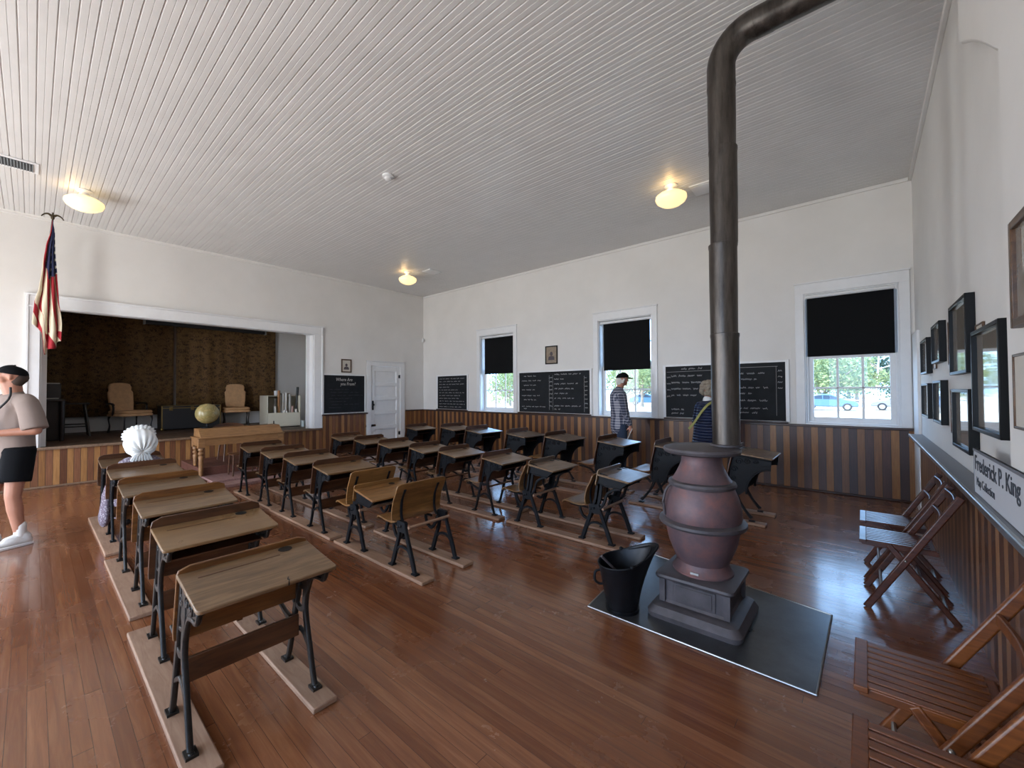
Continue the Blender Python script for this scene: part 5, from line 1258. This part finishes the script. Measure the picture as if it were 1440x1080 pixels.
# skirt drooping over the aisle side of the seat
m.limb((-.04, .16, .62), (-.08, .262, .46), .06, .075, .5, (1, 0, 0)); m.limb((-.08, .268, .48), (-.12, .285, .24), .07, .12, .42, (1, 0, 0))
m.build('printed_dress', 'dressprint', t, remesh=.009, smit=4)
m = MB(); C_ = P(0, 0, .03); n = 96; vs_ = []
ax = Vector((-.80, 0, -.60)); ux_ = Vector((0, 1, 0)); vx_ = ax.cross(ux_)
for i in range(22):
    th = .10+2.25*i/21; am = .075*math.exp(-((th-.45)/.5)**2)+.018
    for k in range(n):
        ph = 2*PI*k/n; rr_ = .150*(1+am*math.sin(ph*14+.6*math.sin(ph*3)))
        if th < .5: rr_ *= .86+.28*th
        p = C_+Vector((-.015, 0, .0))+ax*(rr_*math.cos(th))+ux_*(rr_*.93*math.sin(th)*math.cos(ph))+vx_*(rr_*math.sin(th)*math.sin(ph)); vs_.append(p)
# frilled brim round the face opening
for i, (dr, da) in enumerate(((1.02, .01), (1.12, .02), (1.22, .028))):
    th = 2.35
    for k in range(n):
        ph = 2*PI*k/n; rr_ = .150*dr*(1+.05*math.sin(ph*22))
        p = C_-ax*(.150*.70+da)+ux_*(rr_*.78*math.cos(ph))+vx_*(rr_*.80*math.sin(ph)); vs_.append(p)
R_ = 25; m.add(vs_, [(i*n+k, i*n+(k+1) % n, (i+1)*n+(k+1) % n, (i+1)*n+k) for i in range(R_-1) for k in range(n)]+[tuple(range(n-1, -1, -1))])
o = m.build('white_bonnet', plain('white_bonnet_cotton', 'e6e8e6', .85), t, smooth=60); q = o.modifiers.new('s', 'SOLIDIFY'); q.thickness = .004
m = MB()
for k in range(14):
    y = -.10+.2*k/13; m.limb((C_.x-.085-.012*math.cos(y*12), C_.y+y*.55, C_.z-.12), (C_.x-.075, C_.y+y*.85, C_.z-.185+.01*(k % 2)), .011, .010, n=8)
m.build('neck_frill', plain('white_frill_cotton', 'e0e3e2', .85), o)
for s in (1, -1): m = MB(); m.limb((.24, s*.08, .05), (.36, s*.08, .045), .038, .034); m.build('shoe', 'black', t)

# ================================================================== outdoors
GZ = -.4
def mk_ground():
    s = NT('pale_dry_ground', .9); f = s.noise(s.co(), .25, 6, .7); s.col(s.ramp(f, [(.35, '9a917f'), (.65, 'b3aa98')])); return s.m
MT['ground'] = mk_ground()
g = MB().box(-160, 160, YW+WT+.02, 230, GZ-.1, GZ); g.box(-160, 160, -60, YL-.3, GZ-.1, GZ); struct('ground', g, 'ground', smooth=0)
def mk_leaf(nm, a, b_):
    s = NT(nm, .6); s.col(s.ramp(s.noise(s.co(), .9, 4), [(.3, a), (.7, b_)])); s.b.inputs['Subsurface Weight'].default_value = 0
    tr = s.n('BsdfTranslucent'); tr.inputs[0].default_value = lin(b_); mx = s.n('MixShader'); mx.inputs[0].default_value = .35
    s.l(s.b.outputs[0], mx.inputs[1]); s.l(tr.outputs[0], mx.inputs[2]); s.l(mx.outputs[0], s.o.inputs[0]); return s.m
MT['leaf'] = mk_leaf('light_green_leaves', '54633f', '828f60'); MT['leaf_dark'] = mk_leaf('evergreen_leaves', '3a4f40', '587060')
MT['bark'] = plain('grey_bark', '82766a', .9, nz=.3, sc=6)
rt = random.Random(11)
def tree(x, y, h, w, label, kind='leaf', n=1500, low=.25, group=None, ls=.3):
    t = thing('tree', label, 'tree', (x, y, GZ), 0, group)
    m = MB(); lean = rt.uniform(-.06, .06)*h
    m.tube(smooth([(0, 0, 0), (lean*.4, 0, h*.25), (lean, 0, h*.6)]), lambda q: h*.032*(1-.6*q)+.02, 10, up=(0, 1, 0))
    for k in range(7):
        a = rt.uniform(0, 2*PI); z0 = h*rt.uniform(.14, .38); r = w*rt.uniform(.25, .45)
        m.tube(smooth([(lean*.5, 0, z0), (r*.5*math.cos(a), r*.5*math.sin(a), z0+h*.14), (r*math.cos(a), r*math.sin(a), z0+h*.34)]), lambda q: h*.014*(1-.7*q)+.01, 7, up=(0, 1, 0))
    m.build('trunk', 'bark', t)
    m = MB(); bl = [(rt.uniform(-.38, .38)*w, rt.uniform(-.38, .38)*w, h*rt.uniform(low+.12, .88), w*rt.uniform(.14, .25)) for _ in range(16)]
    for k in range(n):
        bx, by, bz, br = rt.choice(bl); d = Vector((rt.gauss(0, 1), rt.gauss(0, 1), rt.gauss(0, .8))); d.normalize(); p = Vector((bx, by, bz))+d*br*rt.random()**.4
        u = Vector((rt.gauss(0, 1), rt.gauss(0, 1), rt.gauss(0, 1))).normalized(); v = u.orthogonal().normalized(); q = ls*rt.uniform(.5, 1.2)
        m.add([p-u*q, p-v*q*.45, p+u*q, p+v*q*.45], [(0, 1, 2, 3)])
    o = m.build('foliage', kind, t, smooth=0); o['kind'] = 'stuff'
tree(-3.6, 62, 6.6, 8.5, 'light green tree behind the blue car in the right-hand window', n=3000, ls=.28)
tree(-.7, 70, 7.2, 8, 'light green tree with forked trunk, centre panes of the right-hand window', n=2600, ls=.28)
tree(4.2, 84, 9.5, 10, 'dark evergreen in the right panes of the right-hand window', 'leaf_dark', n=3200, low=.1, ls=.35)
tree(-2.6, 116, 12, 13, 'tall evergreen behind the others in the right-hand window', 'leaf_dark', n=3200, low=.05, ls=.4)
tree(-10, 100, 10, 13, 'broad tree far behind at the left of the right-hand window', n=2600, low=.1, ls=.4)
tree(-20, 47, 6, 7.5, 'light green tree directly behind the checked-shirt person', n=2600, low=.2, ls=.22)
tree(-26.5, 56, 6.6, 8, 'light green tree left of the checked-shirt person in the middle window', n=2400, low=.2, ls=.25)
tree(-33, 78, 8, 13, 'broad tree far behind in the middle window', 'leaf_dark', n=2600, low=.05, ls=.35)
tree(-34.6, 40, 5.8, 8, 'light green tree filling the window nearest the corner', n=2800, low=.1, ls=.18)
tree(-43, 49, 6.4, 8, 'second light green tree in the window nearest the corner', n=2400, low=.1, ls=.22)
def car(x, y, rz, mat, label, L=4.3):
    t = thing('parked_car', label, 'car', (x, y, GZ), rz)
    prof = [(-2.1, .35), (-2.12, .75), (-2.0, .98), (-1.75, 1.1), (-1.2, 1.42), (-.5, 1.52), (.25, 1.48), (.75, 1.25), (1.15, 1.0), (1.85, .88), (2.1, .72), (2.13, .35)]
    w = .86
    MB().prism([(a, b) for a, b in prof], (0, 0, 0), (1, 0, 0), (0, 0, 1), (0, 1, 0), -w, w).build('car_body', mat, t, bevel=.09)
    m = MB()
    for s in (-1, 1):
        m.prism([(-1.62, 1.08), (-1.15, 1.36), (-.45, 1.43), (-.45, 1.05)], (0, 0, 0), (1, 0, 0), (0, 0, 1), (0, 1, 0), s*w-.01, s*w+.012)
        m.prism([(-.38, 1.05), (-.38, 1.43), (.22, 1.40), (.62, 1.2), (.88, 1.02)], (0, 0, 0), (1, 0, 0), (0, 0, 1), (0, 1, 0), s*w-.01, s*w+.012)
    m.build('side_windows', 'darkglass', t, smooth=0)
    for wx in (-1.3, 1.35):
        for s in (-1, 1):
            o = MB().lathe([(.001, -.1), (.32, -.1), (.34, -.06), (.34, .06), (.32, .1), (.001, .1)], 24, (wx, s*.80, .34), 'Y').build('wheel', 'black', t)
            MB().lathe([(.001, -.115), (.2, -.115), (.21, -.1), (.2, .1), (.21, .115), (.001, .115)], 16, (wx, s*.80, .34), 'Y').build('hubcap', 'steel_edge', o)
MT['darkglass'] = plain('car_glass', '2a3848', .1)
car(-2.55, 48.2, math.radians(3), plain('light_blue_car_paint', '4a6a8c', .3, .2), 'light blue hatchback parked outside the right-hand window')
car(2.6, 51, math.radians(178), plain('white_car_paint', '6d7278', .3), 'white car parked outside at the right of the right-hand window')
MT['bluecar'] = plain('mid_blue_car_paint', '46688c', .3, .2)
car(-21.8, 52.5, math.radians(20), 'bluecar', 'blue car seen past the shoulder of the checked-shirt person')
car(-16.8, 56, math.radians(20), plain('grey_car_paint', '5d6f84', .3, .2), 'grey-blue car at the right of the middle window')
t = thing('picnic_bench', 'low brown wooden bench beyond the parked cars', 'bench', (.1, 58, GZ))
MB().box(-1.7, 1.7, -.4, .4, .70, .78).box(-1.7, 1.7, -.9, -.6, .42, .48).box(-1.7, 1.7, .6, .9, .42, .48).build('planks', 'runner', t, bevel=.02)
for sx in (-1, 1): MB().box(sx*1.2-.05, sx*1.2+.05, -.85, .85, .34, .42).box(sx*1.2-.05, sx*1.2+.05, -.3, -.2, 0, .7).box(sx*1.2-.05, sx*1.2+.05, .2, .3, 0, .7).build('leg_frame', 'runner', t)
t = thing('lattice_mast', 'pale lattice mast among the trees, right panes of the right-hand window', 'mast', (2.3, 76, GZ))
m = MB()
for sx in (-1, 1): m.tube([(sx*1.1, 0, 0), (sx*.35, 0, 12)], .09, 6, up=(0, 1, 0))
for k in range(9): z = .8+k*1.3; wv = 1.1-.75*z/12; m.tube([(-wv, 0, z), (wv, 0, z+.6)], .05, 5, up=(0, 1, 0))
m.build('lattice', 'trim', t)
